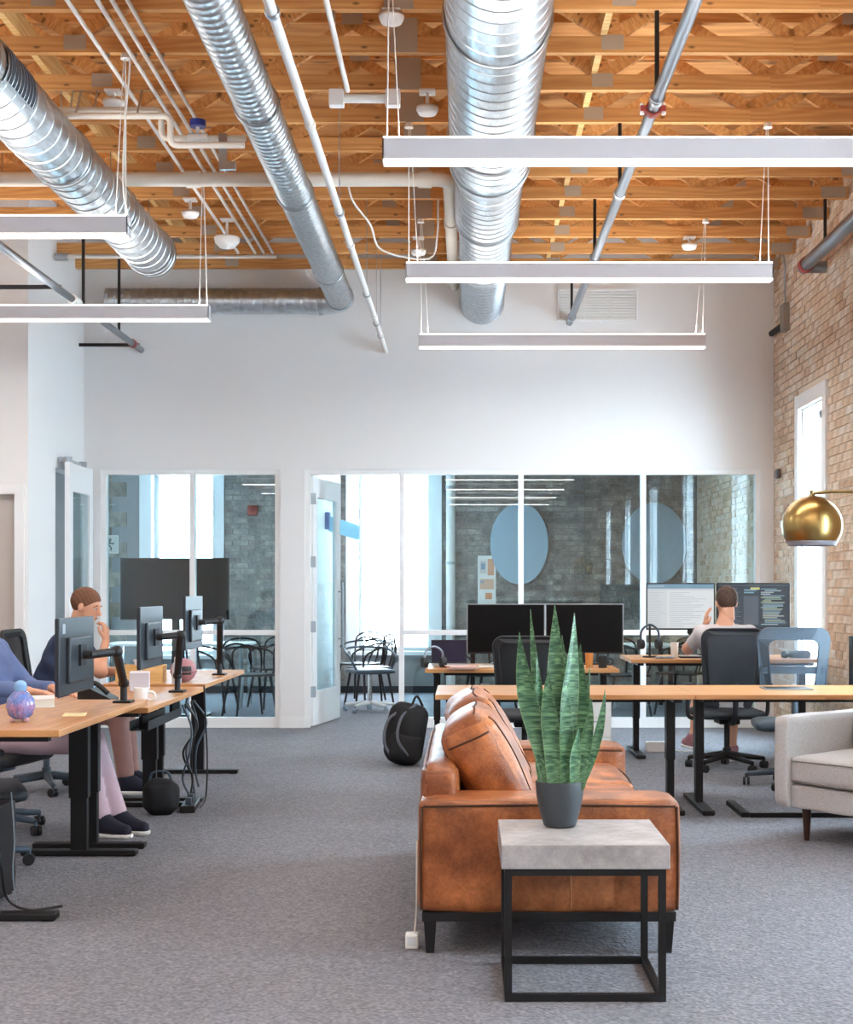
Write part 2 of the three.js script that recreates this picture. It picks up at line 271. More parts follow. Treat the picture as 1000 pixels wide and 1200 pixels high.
// meeting rooms behind the glass ----------------------------------
const conf = { ceil: 3.02 };
struct('ceiling_meeting', span(-5.65, XR + 0.3, conf.ceil, conf.ceil + 0.1, DB + WT, DREAR), std({ color: 0xb4b6b8, roughness: 0.9 }), 'grey ceiling of the meeting rooms', 'ceiling');
struct('wall_meeting_left', span(-5.65, -5.5, 0, conf.ceil, DB + WT, DREAR), M.wall, 'white end wall of the meeting room', 'wall');
struct('wall_partition', span(-1.80, -1.66, 0, conf.ceil, DB + WT, DREAR), M.wall, 'white partition between the two meeting rooms', 'wall');
const rearOpen = [[-4.17, -3.35, 0.5, 3.0], [-1.43, -0.46, 0.55, 3.0]];
{
  const edges = [-5.65, -4.17, -3.35, -1.43, -0.46, XR + 0.3], gs = [];
  for (let i = 0; i < edges.length - 1; i++) { const o = rearOpen.find((q) => q[0] === edges[i]); if (o) gs.push(span(o[0], o[1], 0, o[2], DREAR + 0.02, DREAR + 0.35), span(o[0], o[1], o[3], conf.ceil + 0.1, DREAR + 0.02, DREAR + 0.35)); else gs.push(span(edges[i], edges[i + 1], 0, conf.ceil + 0.1, DREAR + 0.02, DREAR + 0.35)); }
  struct('wall_rear', gs, M.mortarGrey, 'dim grey masonry wall at the back of the meeting rooms', 'wall');
}
struct('baseboard_rear', [span(-5.5, -1.80, 0, 0.09, DREAR - 0.03, DREAR - 0.012), span(-1.66, XR, 0, 0.09, DREAR - 0.03, DREAR - 0.012)], M.charcoal, 'dark baseboard in the meeting rooms', 'baseboard');
rearOpen.forEach(([x0, x1, y0, y1], i) => {
  const g = structGroup('window_' + (3 + i), i ? 'tall bright window behind the open door' : 'tall bright window behind the big black display', 'window');
  part('jamb', [span(x0 - 0.16, x0, y0, y1, DREAR - 0.03, DREAR + 0.02), span(x1, x1 + 0.14, y0, y1, DREAR - 0.03, DREAR + 0.02)], M.trim, g);
  part('sill', span(x0 - 0.1, x1 + 0.1, y0 - 0.05, y0, DREAR - 0.06, DREAR + 0.3), M.trim, g);
  part('sash', [span(x0, x0 + 0.05, y0, y1, DREAR + 0.2, DREAR + 0.26), span(x1 - 0.05, x1, y0, y1, DREAR + 0.2, DREAR + 0.26), span(x0, x1, y0, y0 + 0.05, DREAR + 0.2, DREAR + 0.26), span(x0, x1, y1 - 0.05, y1, DREAR + 0.2, DREAR + 0.26)], M.trim, g);
  part('pane', span(x0 + 0.05, x1 - 0.05, y0 + 0.05, y1 - 0.05, DREAR + 0.225, DREAR + 0.235), M.windowGlass, g);
});
// masonry facing: pieces as geometry ------------------------------
function coloredBoxes(list) {   // list of [x0,x1,y0,y1,z0,z1,[r,g,b]] -> one geometry with vertex colours
  const base = new THREE.BoxGeometry(1, 1, 1).toNonIndexed(), bp = base.attributes.position.array, bn = base.attributes.normal.array, k = bp.length / 3;
  const pos = new Float32Array(list.length * k * 3), nor = new Float32Array(pos.length), col = new Float32Array(pos.length);
  list.forEach(([x0, x1, y0, y1, z0, z1, c], i) => { for (let j = 0; j < k; j++) { const o = (i * k + j) * 3; pos[o] = bp[j * 3] * (x1 - x0) + (x0 + x1) / 2; pos[o + 1] = bp[j * 3 + 1] * (y1 - y0) + (y0 + y1) / 2; pos[o + 2] = bp[j * 3 + 2] * (z1 - z0) + (z0 + z1) / 2; for (let q = 0; q < 3; q++) { nor[o + q] = bn[j * 3 + q]; col[o + q] = c[q]; } } });
  const g = new THREE.BufferGeometry(); g.setAttribute('position', new THREE.BufferAttribute(pos, 3)); g.setAttribute('normal', new THREE.BufferAttribute(nor, 3)); boxUV(g); g.setAttribute('color', new THREE.BufferAttribute(col, 3)); return g;
}
const brickTint = [0xf2dcc6, 0xeed4ba, 0xf5e3d1, 0xe8ccb0, 0xdcbb9e, 0xf2dec8, 0xf7e8d8, 0xecd2b8].map((h) => new THREE.Color(h));
const brickMats = brickTint.map((c) => std({ color: c, map: T.brickFine, roughness: 0.95, bumpMap: T.brickFine, bumpScale: 0.004 }));
const brickLoose = std({ map: T.brickFine, vertexColors: true, roughness: 0.95, bumpMap: T.brickFine, bumpScale: 0.004 });
const sideWindows = [12.45, 8.85, 5.3, 1.7, -1.9];
{ // brick wall on the right with its tall windows
  const gs = [], y0 = 0.5, y1 = 3.02; let from = DBEHIND;
  for (const c of [...sideWindows].reverse()) { gs.push(span(XR + 0.012, XR + 0.3, 0, HTOP, from, c - 0.43), span(XR + 0.012, XR + 0.3, 0, y0, c - 0.43, c + 0.43), span(XR + 0.012, XR + 0.3, y1, HTOP, c - 0.43, c + 0.43)); from = c + 0.43; }
  gs.push(span(XR + 0.012, XR + 0.3, 0, HTOP, from, DREAR));
  const wall = struct('wall_right', gs, M.mortar, 'pale tan brick wall with tall narrow windows', 'wall');
  const R = rngOf(99), loose = [], near = [], H = 0.062, L = 0.2, J = 0.011;
  for (let row = 0; row * (H + J) < HTOP - 0.05; row++) {
    const ya = row * (H + J) + 0.006, yb = ya + H;
    for (let d = DBEHIND + (row % 2) * 0.105; d < DREAR - 0.2; d += L + J) {
      let a = d, b = d + L;
      for (const c of sideWindows) if (yb > y0 - 0.06 && ya < y1 + 0.13) { if (b > c - 0.56 && a < c + 0.56) { if (a < c - 0.56) b = Math.min(b, c - 0.56); else if (b > c + 0.56) a = Math.max(a, c + 0.56); else a = b; } }
      if (b - a < 0.03) continue;
      const seen = b < DB && a > 11.05 && yb < 4.7;
      const out = (R() - 0.3) * 0.006, tint = Math.floor(R() * brickTint.length);
      const q = { a, b, ya, yb, out, tint };
      if (seen && b - a > L * 0.95) near.push(q); else loose.push(q);
    }
  }
  near.sort((p, q) => (p.a - q.a) || (p.ya - q.ya));
  const keep = near.slice(0, 300); loose.push(...near.slice(300));
  const shared = new Map();
  keep.forEach((q, i) => {
    const key = 'x'; if (!shared.has(key)) shared.set(key, bx(0.03, H, L, 0, 0, 0, 0));
    const m = part(numbered('brick'), shared.get(key), brickMats[q.tint], wall); m.position.set(XR + 0.015 - q.out, (q.ya + q.yb) / 2, -(q.a + q.b) / 2);
  });
  const pile = part('brick_facing', coloredBoxes(loose.map((q) => [XR - q.out, XR + 0.03 - q.out, q.ya, q.yb, -q.b, -q.a, brickTint[q.tint].toArray()])), brickLoose, wall); pile.userData.kind = 'stuff';
  sideWindows.forEach((c, i) => {
    const g = structGroup('window_' + (5 + i), ['tall narrow window in the brick wall behind the brass lamp', 'tall narrow window in the brick wall beside the armchair', 'tall narrow window in the brick wall before the armchair', 'tall narrow window in the brick wall halfway along the office', 'tall narrow window in the brick wall at the far end of the office'][i], 'window');
    const o = 0.56, n = 0.43;
    part('casing', [span(XR - 0.022, XR + 0.02, y0, y1 + 0.13, c - o, c - n), span(XR - 0.022, XR + 0.02, y0, y1 + 0.13, c + n, c + o), span(XR - 0.022, XR + 0.02, y1, y1 + 0.13, c - n, c + n)], M.trim, g);
    part('jamb', [span(XR + 0.02, XR + 0.28, y0, y1, c - n, c - n + 0.015), span(XR + 0.02, XR + 0.28, y0, y1, c + n - 0.015, c + n), span(XR + 0.02, XR + 0.28, y1 - 0.015, y1, c - n, c + n)], M.trim, g);
    part('sill', span(XR - 0.05, XR + 0.28, y0 - 0.05, y0, c - o, c + o), M.trim, g);
    part('sash', [span(XR + 0.18, XR + 0.22, y0, y1, c - n + 0.015, c - n + 0.07), span(XR + 0.18, XR + 0.22, y0, y1, c + n - 0.07, c + n - 0.015), span(XR + 0.18, XR + 0.22, y0, y0 + 0.07, c - n, c + n), span(XR + 0.18, XR + 0.22, y1 - 0.08, y1 - 0.015, c - n, c + n)], M.trim, g);
    part('pane', span(XR + 0.195, XR + 0.205, y0 + 0.07, y1 - 0.08, c - n + 0.07, c + n - 0.07), M.windowGlass, g);
  });
}
{ // masonry of the meeting room's rear wall: blocks left of the first window, bricks elsewhere
  const wall = scene.getObjectByName('wall_rear'), R = rngOf(5);
  const mats = [0xa19c96, 0xb0aaa2, 0x968f88, 0xbab4ac, 0x9e9286].map((h) => std({ color: new THREE.Color(h), map: T.block, roughness: 1 }));
  const geo = bx(0.385, 0.19, 0.03, 0, 0, 0);
  for (let r = 0; r < 15; r++) for (let x = -5.5 + (r % 2 ? 0.2 : 0) + 0.2; x < -4.5; x += 0.4) { if (x < -5.25) continue; const m = part(numbered('block'), geo, mats[Math.floor(R() * mats.length)], wall); m.position.set(x, r * 0.2 + 0.1, -(DREAR + 0.006 + R() * 0.004)); }
  const tints = [0xb3b2b2, 0xaba9a9, 0xb8b7b6, 0xa9a3a1, 0xb1afae, 0xbdbcbc].map((h) => new THREE.Color(h)), list = [];
  for (let r = 0; r * 0.075 < 3.0; r++) for (const [a, b] of [[-3.2, -1.66], [-1.66, -1.6], [-0.3, XR]]) for (let x = a + (r % 2 ? 0 : -0.1); x < b; x += 0.21) {
    const x0 = Math.max(a, x), x1 = Math.min(b, x + 0.2); if (x1 - x0 < 0.03) continue; const o = R() * 0.006;
    list.push([x0, x1, r * 0.075 + 0.006, r * 0.075 + 0.07, -(DREAR + 0.03), -(DREAR + 0.004 - o), tints[Math.floor(R() * 6)].toArray()]);
  }
  const pile = part('brick_facing', coloredBoxes(list), std({ map: T.block, vertexColors: true, roughness: 1 }), wall); pile.userData.kind = 'stuff';
}
// roof trusses -----------------------------------------------------
const YB = 4.49, trussD = []; for (let n = -1; n < 15; n++) trussD.push(13.07 - 0.61 * n);
{
  const build = (x0, x1) => {
    const g = thing('roof_truss', 'open-web timber roof truss running from wall to wall under the deck', 'truss', [0, 0, 0], 0, 'timber roof trusses');
    const len = x1 - x0, cx = (x0 + x1) / 2;
    part('bottom_chord', bx(len, 0.096, 0.05, cx, 0.048, 0, 0.003), M.truss, g);
    part('top_chord', bx(len, 0.08, 0.05, cx, HTOP - YB - 0.041, 0, 0.003), M.truss, g);
    const hw = (HTOP - YB) - 0.08 - 0.096, step = 0.52, L = Math.hypot(hw, step) + 0.02, wg = bx(0.075, L, 0.036, 0, 0, 0), pg = bx(0.13, 0.085, 0.002, 0, 0, 0), vg = bx(0.075, hw, 0.036, 0, 0, 0);
    let up = true, k = 0; const ym = 0.096 + hw / 2;
    for (let x = x1 - 0.12; x - step > x0 + 0.02; x -= step) {
      const w = part('web', wg, M.truss, g); w.position.set(x - step / 2, ym, 0); w.rotation.z = Math.atan2(step, hw) * (up ? 1 : -1);
      if (k % 3 === 1) { const p = part('nail_plate', pg, M.plate, g); p.position.set(x, up ? 0.06 : HTOP - YB - 0.05, 0.0265); }
      if (k % 4 === 0) { const q = part('web', vg, M.truss, g); q.position.set(x + (k === 0 ? 0.04 : 0), ym, 0.001); }
      up = !up; k++;
    }
    const p = part('nail_plate', bx(0.2, 0.09, 0.002, 0, 0, 0), M.plate, g); p.position.set(x1 - 0.12, 0.05, 0.0275);
    const e = part('nail_plate', bx(0.16, 0.2, 0.002, 0, 0, 0), M.plate, g); e.position.set(-0.36, 0.1, 0.0285);
    return g;
  };
  const long = build(XFAR, XR - 0.008), short = build(XL, XR - 0.008);
  let a = 0, b = 0; const words = ['nearest', 'second', 'third', 'fourth', 'fifth', 'sixth', 'seventh', 'eighth', 'ninth', 'tenth', 'eleventh', 'twelfth', 'thirteenth', 'fourteenth', 'fifteenth', 'sixteenth'];
  const nth = (d) => { const w = words[trussD.indexOf(d)]; return w === 'nearest' ? 'open-web timber roof truss nearest the white back wall' : 'open-web timber roof truss, ' + w + ' out from the white back wall'; };
  for (const d of trussD) { const s = d > DSTEP - 0.05; if (s) { if (b++) copyOf(short, [0, YB, -d], 0, nth(d)); else { short.position.set(0, YB, -d); short.userData.label = nth(d); } } else { if (a++) copyOf(long, [0, YB, -d], 0, nth(d)); else { long.position.set(0, YB, -d); long.userData.label = nth(d); } } }
  single('strongback_board', span(0.78, 0.82, YB + 0.1, YB + 0.24, 4.0, 13.9), M.paleWood, 'pale timber board running through the trusses past the big duct', 'board');
  single('strongback_board', span(-2.62, -2.58, YB + 0.1, YB + 0.24, 4.0, 13.9), M.paleWood, 'pale timber board running through the trusses above the side duct', 'board');
}
// ---------------------------------------------------------------- ducts, pipes, lamps
function ductGeo(len, r, pitch = 0.13, ridge = 0.0035) {   // along -z from 0 to -len, with raised spiral seams
  const pts = []; let y = 0; pts.push([r - 0.004, 0], [r, 0]);
  for (y = pitch * 0.5; y < len - 0.03; y += pitch) pts.push([r, y - 0.008], [r + ridge, y - 0.004], [r + ridge, y + 0.004], [r, y + 0.008]);
  pts.push([r, len], [r - 0.004, len]);
  const g = lathe(pts, 48); g.rotateX(-Math.PI / 2); const uv = g.attributes.uv; for (let i = 0; i < uv.count; i++) uv.setXY(i, uv.getX(i) * 2 * Math.PI * r, uv.getY(i) * len); return toCreased(g);
}
function toCreased(g) { const q = g.toNonIndexed(); q.computeVertexNormals(); const p = q.attributes.position, n = q.attributes.normal, at = new Map();
  const key = (i) => Math.round(p.getX(i) * 5000) + ',' + Math.round(p.getY(i) * 5000) + ',' + Math.round(p.getZ(i) * 5000); const list = [];
  for (let i = 0; i < p.count; i++) { const k = key(i); if (!at.has(k)) at.set(k, []); at.get(k).push(i); list.push(V(n.getX(i), n.getY(i), n.getZ(i))); }
  for (const ids of at.values()) for (const i of ids) { const v = V(0, 0, 0); for (const j of ids) if (list[i].dot(list[j]) > 0.8) v.add(list[j]); v.normalize(); n.setXYZ(i, v.x, v.y, v.z); }
  return q; }
const ring = (r, w) => { const g = lathe([[r, -w / 2], [r + 0.008, -w / 2], [r + 0.008, w / 2], [r, w / 2]], 40); g.rotateX(Math.PI / 2); return g; };
const DUCT_Y = 4.225;
{ // big duct over the middle of the room
  const g = thing('ventilation_duct', 'large round galvanised spiral duct running above the leather sofa', 'duct', [0.16, DUCT_Y, 0]);
  const secs = [[3.0, 9.3, 0.262], [9.4, 10.7, 0.238], [10.8, DB, 0.212]];
  secs.forEach(([a, b, r]) => { const m = part('duct_section', ductGeo(b - a, r), M.duct, g); m.position.z = -a; });
  for (let i = 0; i < 2; i++) { const r0 = secs[i][2], r1 = secs[i + 1][2], q = lathe([[r0, 0], [r1, 0.1]], 40); q.rotateX(-Math.PI / 2); const m = part('reducer', q, M.duct, g); m.position.z = -secs[i][1];
    const c = part('joint_collar', ring(r0 + 0.004, 0.05), M.ductRing, g); c.position.z = -secs[i][1]; const c2 = part('joint_collar', ring(r1 + 0.004, 0.04), M.ductRing, g); c2.position.z = -secs[i + 1][0] - 0.03; }
  for (const d of [6.97, 8.8, 11.85]) { const r = d < 9.3 ? 0.262 : d < 10.7 ? 0.238 : 0.212; const m = part('hanger_strap', [ring(r + 0.007, 0.03), bx(0.03, 0.27 - r + 0.01 + 0.02, 0.003, 0, (r + 0.27) / 2, 0)], M.steel, g); m.position.z = -d; }
  part('wall_flange', (() => { const q = lathe([[0.2, 0], [0.225, 0], [0.225, 0.01], [0.2, 0.01]], 40); q.rotateX(Math.PI / 2); q.translate(0, 0, -DB + 0.002); return q; })(), M.ductRing, g);
}
{ // slim duct with an elbow along the back wall
  const X = -0.429 * 2.84, Y = 1.38 + 2.84 - 0.02, r = 0.124, DE = 13.8;
  const g = thing('ventilation_duct', 'slim round galvanised duct turning along the white back wall', 'duct', [X, Y, 0]);
  const m = part('duct_section', ductGeo(DE - 0.2 - 4.5, r, 0.075, 0.0025), M.duct, g); m.position.z = -4.5;
  part('elbow', new THREE.TubeGeometry(new THREE.QuadraticBezierCurve3(V(0, 0, -(DE - 0.2)), V(0, 0, -DE), V(-0.2, 0, -DE)), 14, r + 0.002, 32), M.duct, g);
  const h = part('duct_section', ductGeo(2.1, r, 0.075, 0.0025), M.duct, g); h.rotation.y = Math.PI / 2; h.position.set(-0.2, 0, -DE);
  const c1 = part('joint_collar', ring(r + 0.004, 0.04), M.ductRing, g); c1.position.z = -(DE - 0.2); const c2 = part('joint_collar', ring(r + 0.004, 0.04), M.ductRing, g); c2.rotation.y = Math.PI / 2; c2.position.set(-0.2, 0, -DE);
  for (const d of [6.36, 8.19, 10.02, 12.46]) { const q = part('hanger_strap', [ring(r + 0.006, 0.025), rod(V(0, r, 0), V(0, YB - Y + 0.01, 0), 0.004)], M.steel, g); q.position.z = -d; }
}
{ // side duct with an intake grille
  const X = -2.53, Y = 4.08, r = 0.185, a = 3.0, b = 11.37;
  const g = thing('ventilation_duct', 'round galvanised duct with a dark side grille ending above the desks', 'duct', [X, Y, 0]);
  const m = part('duct_section', ductGeo(b - a, r, 0.15, 0.004), M.duct, g); m.position.z = -a;
  part('end_cap', (() => { const q = lathe([[0.001, 0.02], [r - 0.03, 0.02], [r + 0.01, 0], [r + 0.012, -0.05], [r, -0.05]], 40); q.rotateX(-Math.PI / 2); q.translate(0, 0, -b); return q; })(), M.duct, g);
  const gr = new THREE.Group(); gr.name = 'grille'; g.add(gr); gr.position.set(0, 0, -7.45);
  const shell = (rr, len, half) => { const q = new THREE.CylinderGeometry(rr, rr, len, 14, 1, true, Math.PI / 2 - half, 2 * half); q.rotateX(Math.PI / 2); return q; };
  part('grille_frame', shell(r + 0.008, 0.5, 0.56), M.ductRing, gr); part('grille_screen', shell(r + 0.011, 0.44, 0.48), M.grilleDark, gr);
  for (let i = 0; i < 9; i++) { const q = new THREE.TorusGeometry(r + 0.011, 0.0025, 4, 12, 0.96); q.rotateZ(-0.48); q.translate(0, 0, -0.2 + i * 0.05); part('grille_bar', q, M.steel, gr); }
  for (const d of [6.36, 8.8, 10.02, 11.24]) { const q = part('hanger_strap', [ring(r + 0.007, 0.03), rod(V(0, r, 0), V(0, YB - Y + 0.01, 0), 0.004)], M.steel, g); q.position.z = -d; }
}
// sprinkler mains and conduits
function zpipe(name, label, x, y, d0, d1, r, mat, hangers, rodR, rodMat, category = 'pipe') {
  const g = thing(name, label, category, [x, y, 0]);
  part('pipe_run', rod(V(0, 0, -d0), V(0, 0, -d1), r, 16), mat, g);
  for (const d of hangers) { const h = part('hanger', [rod(V(0, r, 0), V(0, YB - y + 0.005, 0), rodR, 8), (() => { const q = ring(r + 0.001, 0.03); return q; })()], rodMat, g); h.position.z = -d; }
  return g;
}
{
  const g = zpipe('sprinkler_pipe', 'slim white sprinkler pipe sloping past the slim duct to the back wall', -0.79, 3.735, 3.5, DB, 0.0225, M.whitePaint, [5.75, 8.8, 11.24, 12.46, 13.07], 0.003, M.steel);
  for (const d of [7.1, 9.6, 12.1, 13.0]) part('coupling', rod(V(0, 0, -d), V(0, 0, -d - 0.07), 0.028, 14), M.whitePaint, g);
  const h = zpipe('sprinkler_pipe', 'grey steel sprinkler pipe on black rods right of the big duct', 1.03, 4.02, 3.5, DB, 0.032, M.greyPipe, [], 0.01, M.black);
  for (const d of [7.58, 9.41, 11.24, 13.68]) { const q = part('hanger_rod', rod(V(0, 0.03, 0), V(0, YB - 4.02 + 0.005, 0), 0.013, 8), M.black, h); q.position.z = -d; const c = part('clamp', ring(0.034, 0.05), M.steel, h); c.position.z = -d; }
  const rc = part('coupling', [ring(0.034, 0.06), bx(0.14, 0.03, 0.04, 0, 0, 0)], M.red, h); rc.position.z = -7.75; for (const s of [-1, 1]) { const q = part('coupling_bolt', rod(V(s * 0.06, -0.03, -7.75), V(s * 0.06, 0.03, -7.75), 0.012, 8), M.white, h); void q; }
  const k = zpipe('sprinkler_pipe', 'dark steel pipe on a black rod beside the brick wall', 2.87, 4.11, 3.5, 11.95, 0.055, M.greyPipe, [], 0.01, M.black);
  { const q = part('hanger_rod', rod(V(0, 0.05, 0), V(0, YB - 4.11 + 0.005, 0), 0.014, 8), M.black, k); q.position.z = -11.24; const e = part('end_coupling', [ring(0.056, 0.08)], M.red, k); e.position.z = -11.86; part('end_elbow', [rod(V(0, 0, -11.95), V(0.19, 0, -11.95), 0.05, 16), sph(0.056, 0, 0, -11.95)], M.greyPipe, k); }
  const l = zpipe('sprinkler_pipe', 'dark steel pipe running down beside the left wall to a black bracket', -3.22, 3.75, 3.5, DB, 0.03, M.greyPipe, [], 0.01, M.black);
  for (const d of [11.85, 13.07]) { const q = part('hanger_rod', rod(V(0, 0.03, 0), V(0, YB - 3.75 + 0.005, 0), 0.014, 8), M.black, l); q.position.z = -d; }
  part('bracket_arm', bar(V(-0.57, 0.02, -13.8), V(0.02, 0.02, -13.8), 0.03, 0.03), M.black, l); part('bracket_arm', bar(V(-3.28, 0.03, -11.2), V(0, 0.03, -11.2), 0.03, 0.03), M.black, l);
  part('coupling', rod(V(0, 0, -11.5), V(0, 0, -11.66), 0.045, 14), M.white, l); const c2 = part('coupling', ring(0.032, 0.06), M.red, l); c2.position.z = -13.6;
}
{ // cream pipe that crosses the room, then turns to the back wall
  const g = thing('vent_pipe', 'thick cream pipe crossing under the trusses and turning beside the big duct', 'pipe', [0, 4.384, 0]);
  part('pipe_run', bent([W(-6.45, 0, 10.33), W(-0.12, 0, 10.33), W(-0.12, 0, DB)], 0.052, 0.12, 18), M.creamPipe, g);
  for (const x of [-4.6, -2.05, -0.35]) { const q = part('coupling', rod(V(x, 0, -10.33), V(x + 0.1, 0, -10.33), 0.062, 18), M.creamPipe, g); void q; }
  part('coupling', rod(W(-0.12, 0, 11.5), W(-0.12, 0, 11.62), 0.062, 18), M.creamPipe, g);
  for (const x of [-4.8, -3.4, -1.3]) part('hanger', [rod(V(x, 0.05, -10.33), V(x, YB - 4.384 + 0.3, -10.33), 0.004, 6)], M.steel, g);
}
{ // thin conduits toward the back
  const names = ['leftmost of the four parallel white conduits near the side duct', 'second white conduit from the side duct among four', 'third white conduit from the side duct among four', 'white conduit nearest the slim duct among four'];
  [-2.09, -1.933, -1.855, -1.773].forEach((x, i) => { const g = thing('conduit', i === 0 ? 'white conduit nearest the side duct among four parallel runs' : names[i], 'conduit', [x, 4.465, 0]); part('pipe_run', rod(V(0, 0, -4.5), V(0, 0, -12.92), 0.013, 10), M.whitePaint, g); for (const d of [8.19, 10.63, 12.46]) part('strap', bx(0.04, 0.012, 0.02, 0, 0.019, -d), M.steel, g); });
  const e = thing('conduit', 'white conduit crossing below the trusses at the far end', 'conduit', [0, 4.43, -12.94]); part('pipe_run', rod(V(-3.78, 0, 0), V(-1.74, 0, 0), 0.016, 10), M.whitePaint, e); for (const x of [-3.2, -2.3]) part('strap', bar(V(x, 0.01, -0.01), V(x, 0.065, -0.12), 0.012, 0.004), M.steel, e); part('coupling', rod(V(-3.77, 0, 0), V(-3.66, 0, 0), 0.035, 12), M.steel, e);
  const c1 = thing('conduit', 'upper white pipe with a stepped drop crossing beside the slim duct', 'conduit', [0, 0, -8.72]); part('pipe_run', bent([V(-2.62, 4.345, 0), V(-1.885, 4.345, 0), V(-1.885, 4.17, 0), V(-1.36, 4.17, 0)], 0.02, 0.05, 12), M.creamPipe, c1); for (const x of [-2.45, -2.3]) part('strap', bar(V(x, 4.35, 0), V(x, YB + 0.005, -0.07), 0.012, 0.004), M.steel, c1);
  const c2 = thing('conduit', 'lower white pipe with a stepped drop crossing beside the slim duct', 'conduit', [0, 0, -8.72]); part('pipe_run', bent([V(-2.58, 4.285, 0.07), V(-1.815, 4.285, 0.07), V(-1.815, 4.105, 0.07), V(-1.36, 4.105, 0.07)], 0.02, 0.05, 12), M.creamPipe, c2); for (const x of [-2.4, -2.02]) part('strap', bar(V(x, 4.29, 0.07), V(x, YB + 0.005, -0.07), 0.012, 0.004), M.steel, c2);
  part('valve', [rod(V(-1.72, 4.17, 0), V(-1.6, 4.17, 0), 0.03, 14), rod(V(-1.66, 4.17, 0), V(-1.66, 4.25, 0), 0.012, 8)], M.whitePaint, c1); part('valve_wheel', rod(V(-1.66, 4.24, 0), V(-1.66, 4.28, 0), 0.05, 16), M.navyBlue, c1);
  part('bracket', [bx(0.05, 0.22, 0.012, -1.5, 4.08, 0.03), bx(0.1, 0.05, 0.03, -1.47, 3.99, 0.03)], M.steel, c2);
  const u = thing('conduit', 'thin white conduit with junction boxes left of the big duct', 'conduit', [0, 4.37, 0]); part('pipe_run', rod(V(-0.71, 0, -4.5), V(-0.71, 0, -8.45), 0.016, 10), M.whitePaint, u); part('cross_run', rod(V(-0.79, -0.03, -8.5), V(-0.42, -0.03, -8.5), 0.028, 12), M.whitePaint, u); part('junction_box', bx(0.09, 0.1, 0.07, -0.78, -0.03, -8.5, 0.006), M.white, u); part('junction_box', bx(0.09, 0.1, 0.07, -0.44, -0.03, -8.5, 0.006), M.white, u); for (const d of [5.75, 7.58]) part('strap', bx(0.012, 0.12, 0.02, -0.71, 0.062, -d), M.steel, u); for (const x of [-0.78, -0.44]) part('hanger', bar(V(x, 0.01, -8.5), V(x, 0.13, -8.76), 0.012, 0.004), M.steel, u);
}
// detectors and small ceiling fittings
function detector(label, x, d, drop, dome) {
  const g = thing('smoke_detector', label, 'detector', [x, YB, -d], 0, undefined);
  part('mount', [bx(0.1, 0.012, 0.1, 0, -0.006, 0), rod(V(0, -drop, 0), V(0, -0.006, 0), 0.012, 8)], M.whitePaint, g);
  part('body', dome ? (() => { const q = lathe([[0.001, -0.1], [0.06, -0.09], [0.1, -0.05], [0.11, -0.01], [0.1, 0], [0.001, 0]], 28); q.translate(0, -drop, 0); return q; })() : (() => { const q = lathe([[0.001, -0.05], [0.055, -0.045], [0.068, -0.02], [0.07, 0], [0.001, 0]], 24); q.translate(0, -drop, 0); return q; })(), M.white, g);
  return g;
}
detector('small white smoke detector beside the four white conduits', -2.2, 8.80, 0.06); detector('small white smoke detector left of the big duct above the hanging lamp', -0.24, 8.80, 0.1);
detector('white domed motion sensor hanging below the cream pipe', -2.01, 11.85, 0.15, true); detector('small white detector beyond the cream pipe left of the big duct', -0.42, 12.46, 0.11); detector('small white detector hanging beside the domed sensor', -2.2, 11.24, 0.1); detector('small white smoke detector over the first lamp cord', -0.40, 7.58, 0.02);
detector('small white detector over the far end of the lamps near the brick wall', 1.98, 12.46, 0.06);
// hanging linear lamps
function linearLamp(label, x0, d, group) {
  const L = 2.44, h = 0.118, w = 0.1, y = 3.43, g = thing('pendant_lamp', label, 'lamp', [x0 + L / 2, y, -d], 0, group);
  part('housing', [bx(L, h - 0.02, 0.004, 0, h / 2, w / 2 - 0.002), bx(L, h - 0.02, 0.004, 0, h / 2, -w / 2 + 0.002), bx(L, 0.012, w - 0.008, 0, h * 0.5, 0)], M.lampBody, g);
  for (const s of [-1, 1]) part('end_cap', bx(0.006, h, w, s * (L / 2 - 0.003), h / 2, 0), M.lampBody, g);
  part('diffuser', bx(L - 0.012, 0.012, w, 0, 0.006, 0, 0.003), M.glow, g);
  part('uplight_diffuser', bx(L - 0.012, 0.01, w, 0, h - 0.005, 0, 0.003), M.glow, g);
  const td = trussD.reduce((a, b) => Math.abs(b - d) < Math.abs(a - d) ? b : a);
  const near = Math.abs(td - d) < 0.4 ? td : d, up = (near === td && Math.abs(td - d) < 0.4 ? YB : HTOP) - y;
  for (const s of [-1, 1]) { const c = part('suspension_cord', [rod(V(s * (L / 2 - 0.02), h, 0), V(s * (L / 2 - 0.02), up - 0.02, -(near - d)), 0.0045, 6), rod(V(s * (L / 2 - 0.08), h, 0), V(s * (L / 2 - 0.03), up - 0.02, -(near - d)), 0.003, 6)], M.cord, g); const q = part('ceiling_cup', cyl(0.03, 0.024, 0.03, s * (L / 2 - 0.02), up - 0.03, -(near - d), 16), M.white, c); void q; }
  const a = new THREE.RectAreaLight(LAMP_COLOR, LAMP_DOWN, L - 0.03, w - 0.01); a.position.set(0, -0.004, 0); a.rotation.x = -Math.PI / 2; a.name = 'lamp_light'; g.add(a);
  const b = new THREE.RectAreaLight(LAMP_COLOR, LAMP_UP, L - 0.03, w - 0.01); b.position.set(0, h + 0.004, 0); b.rotation.x = Math.PI / 2; b.name = 'lamp_uplight'; g.add(b);
  return g;
}
linearLamp('long white linear lamp hanging above the side table and plant', -0.4, 6.79); linearLamp('long white linear lamp hanging between the other two below the big duct', -0.4, 9.38); linearLamp('long white linear lamp hanging nearest the white back wall', -0.4, 12.0);
linearLamp('long white linear lamp hanging below the side duct grille', -4.4, 8.2); linearLamp('long white linear lamp hanging near the domed sensor and left wall', -4.4, 10.78);
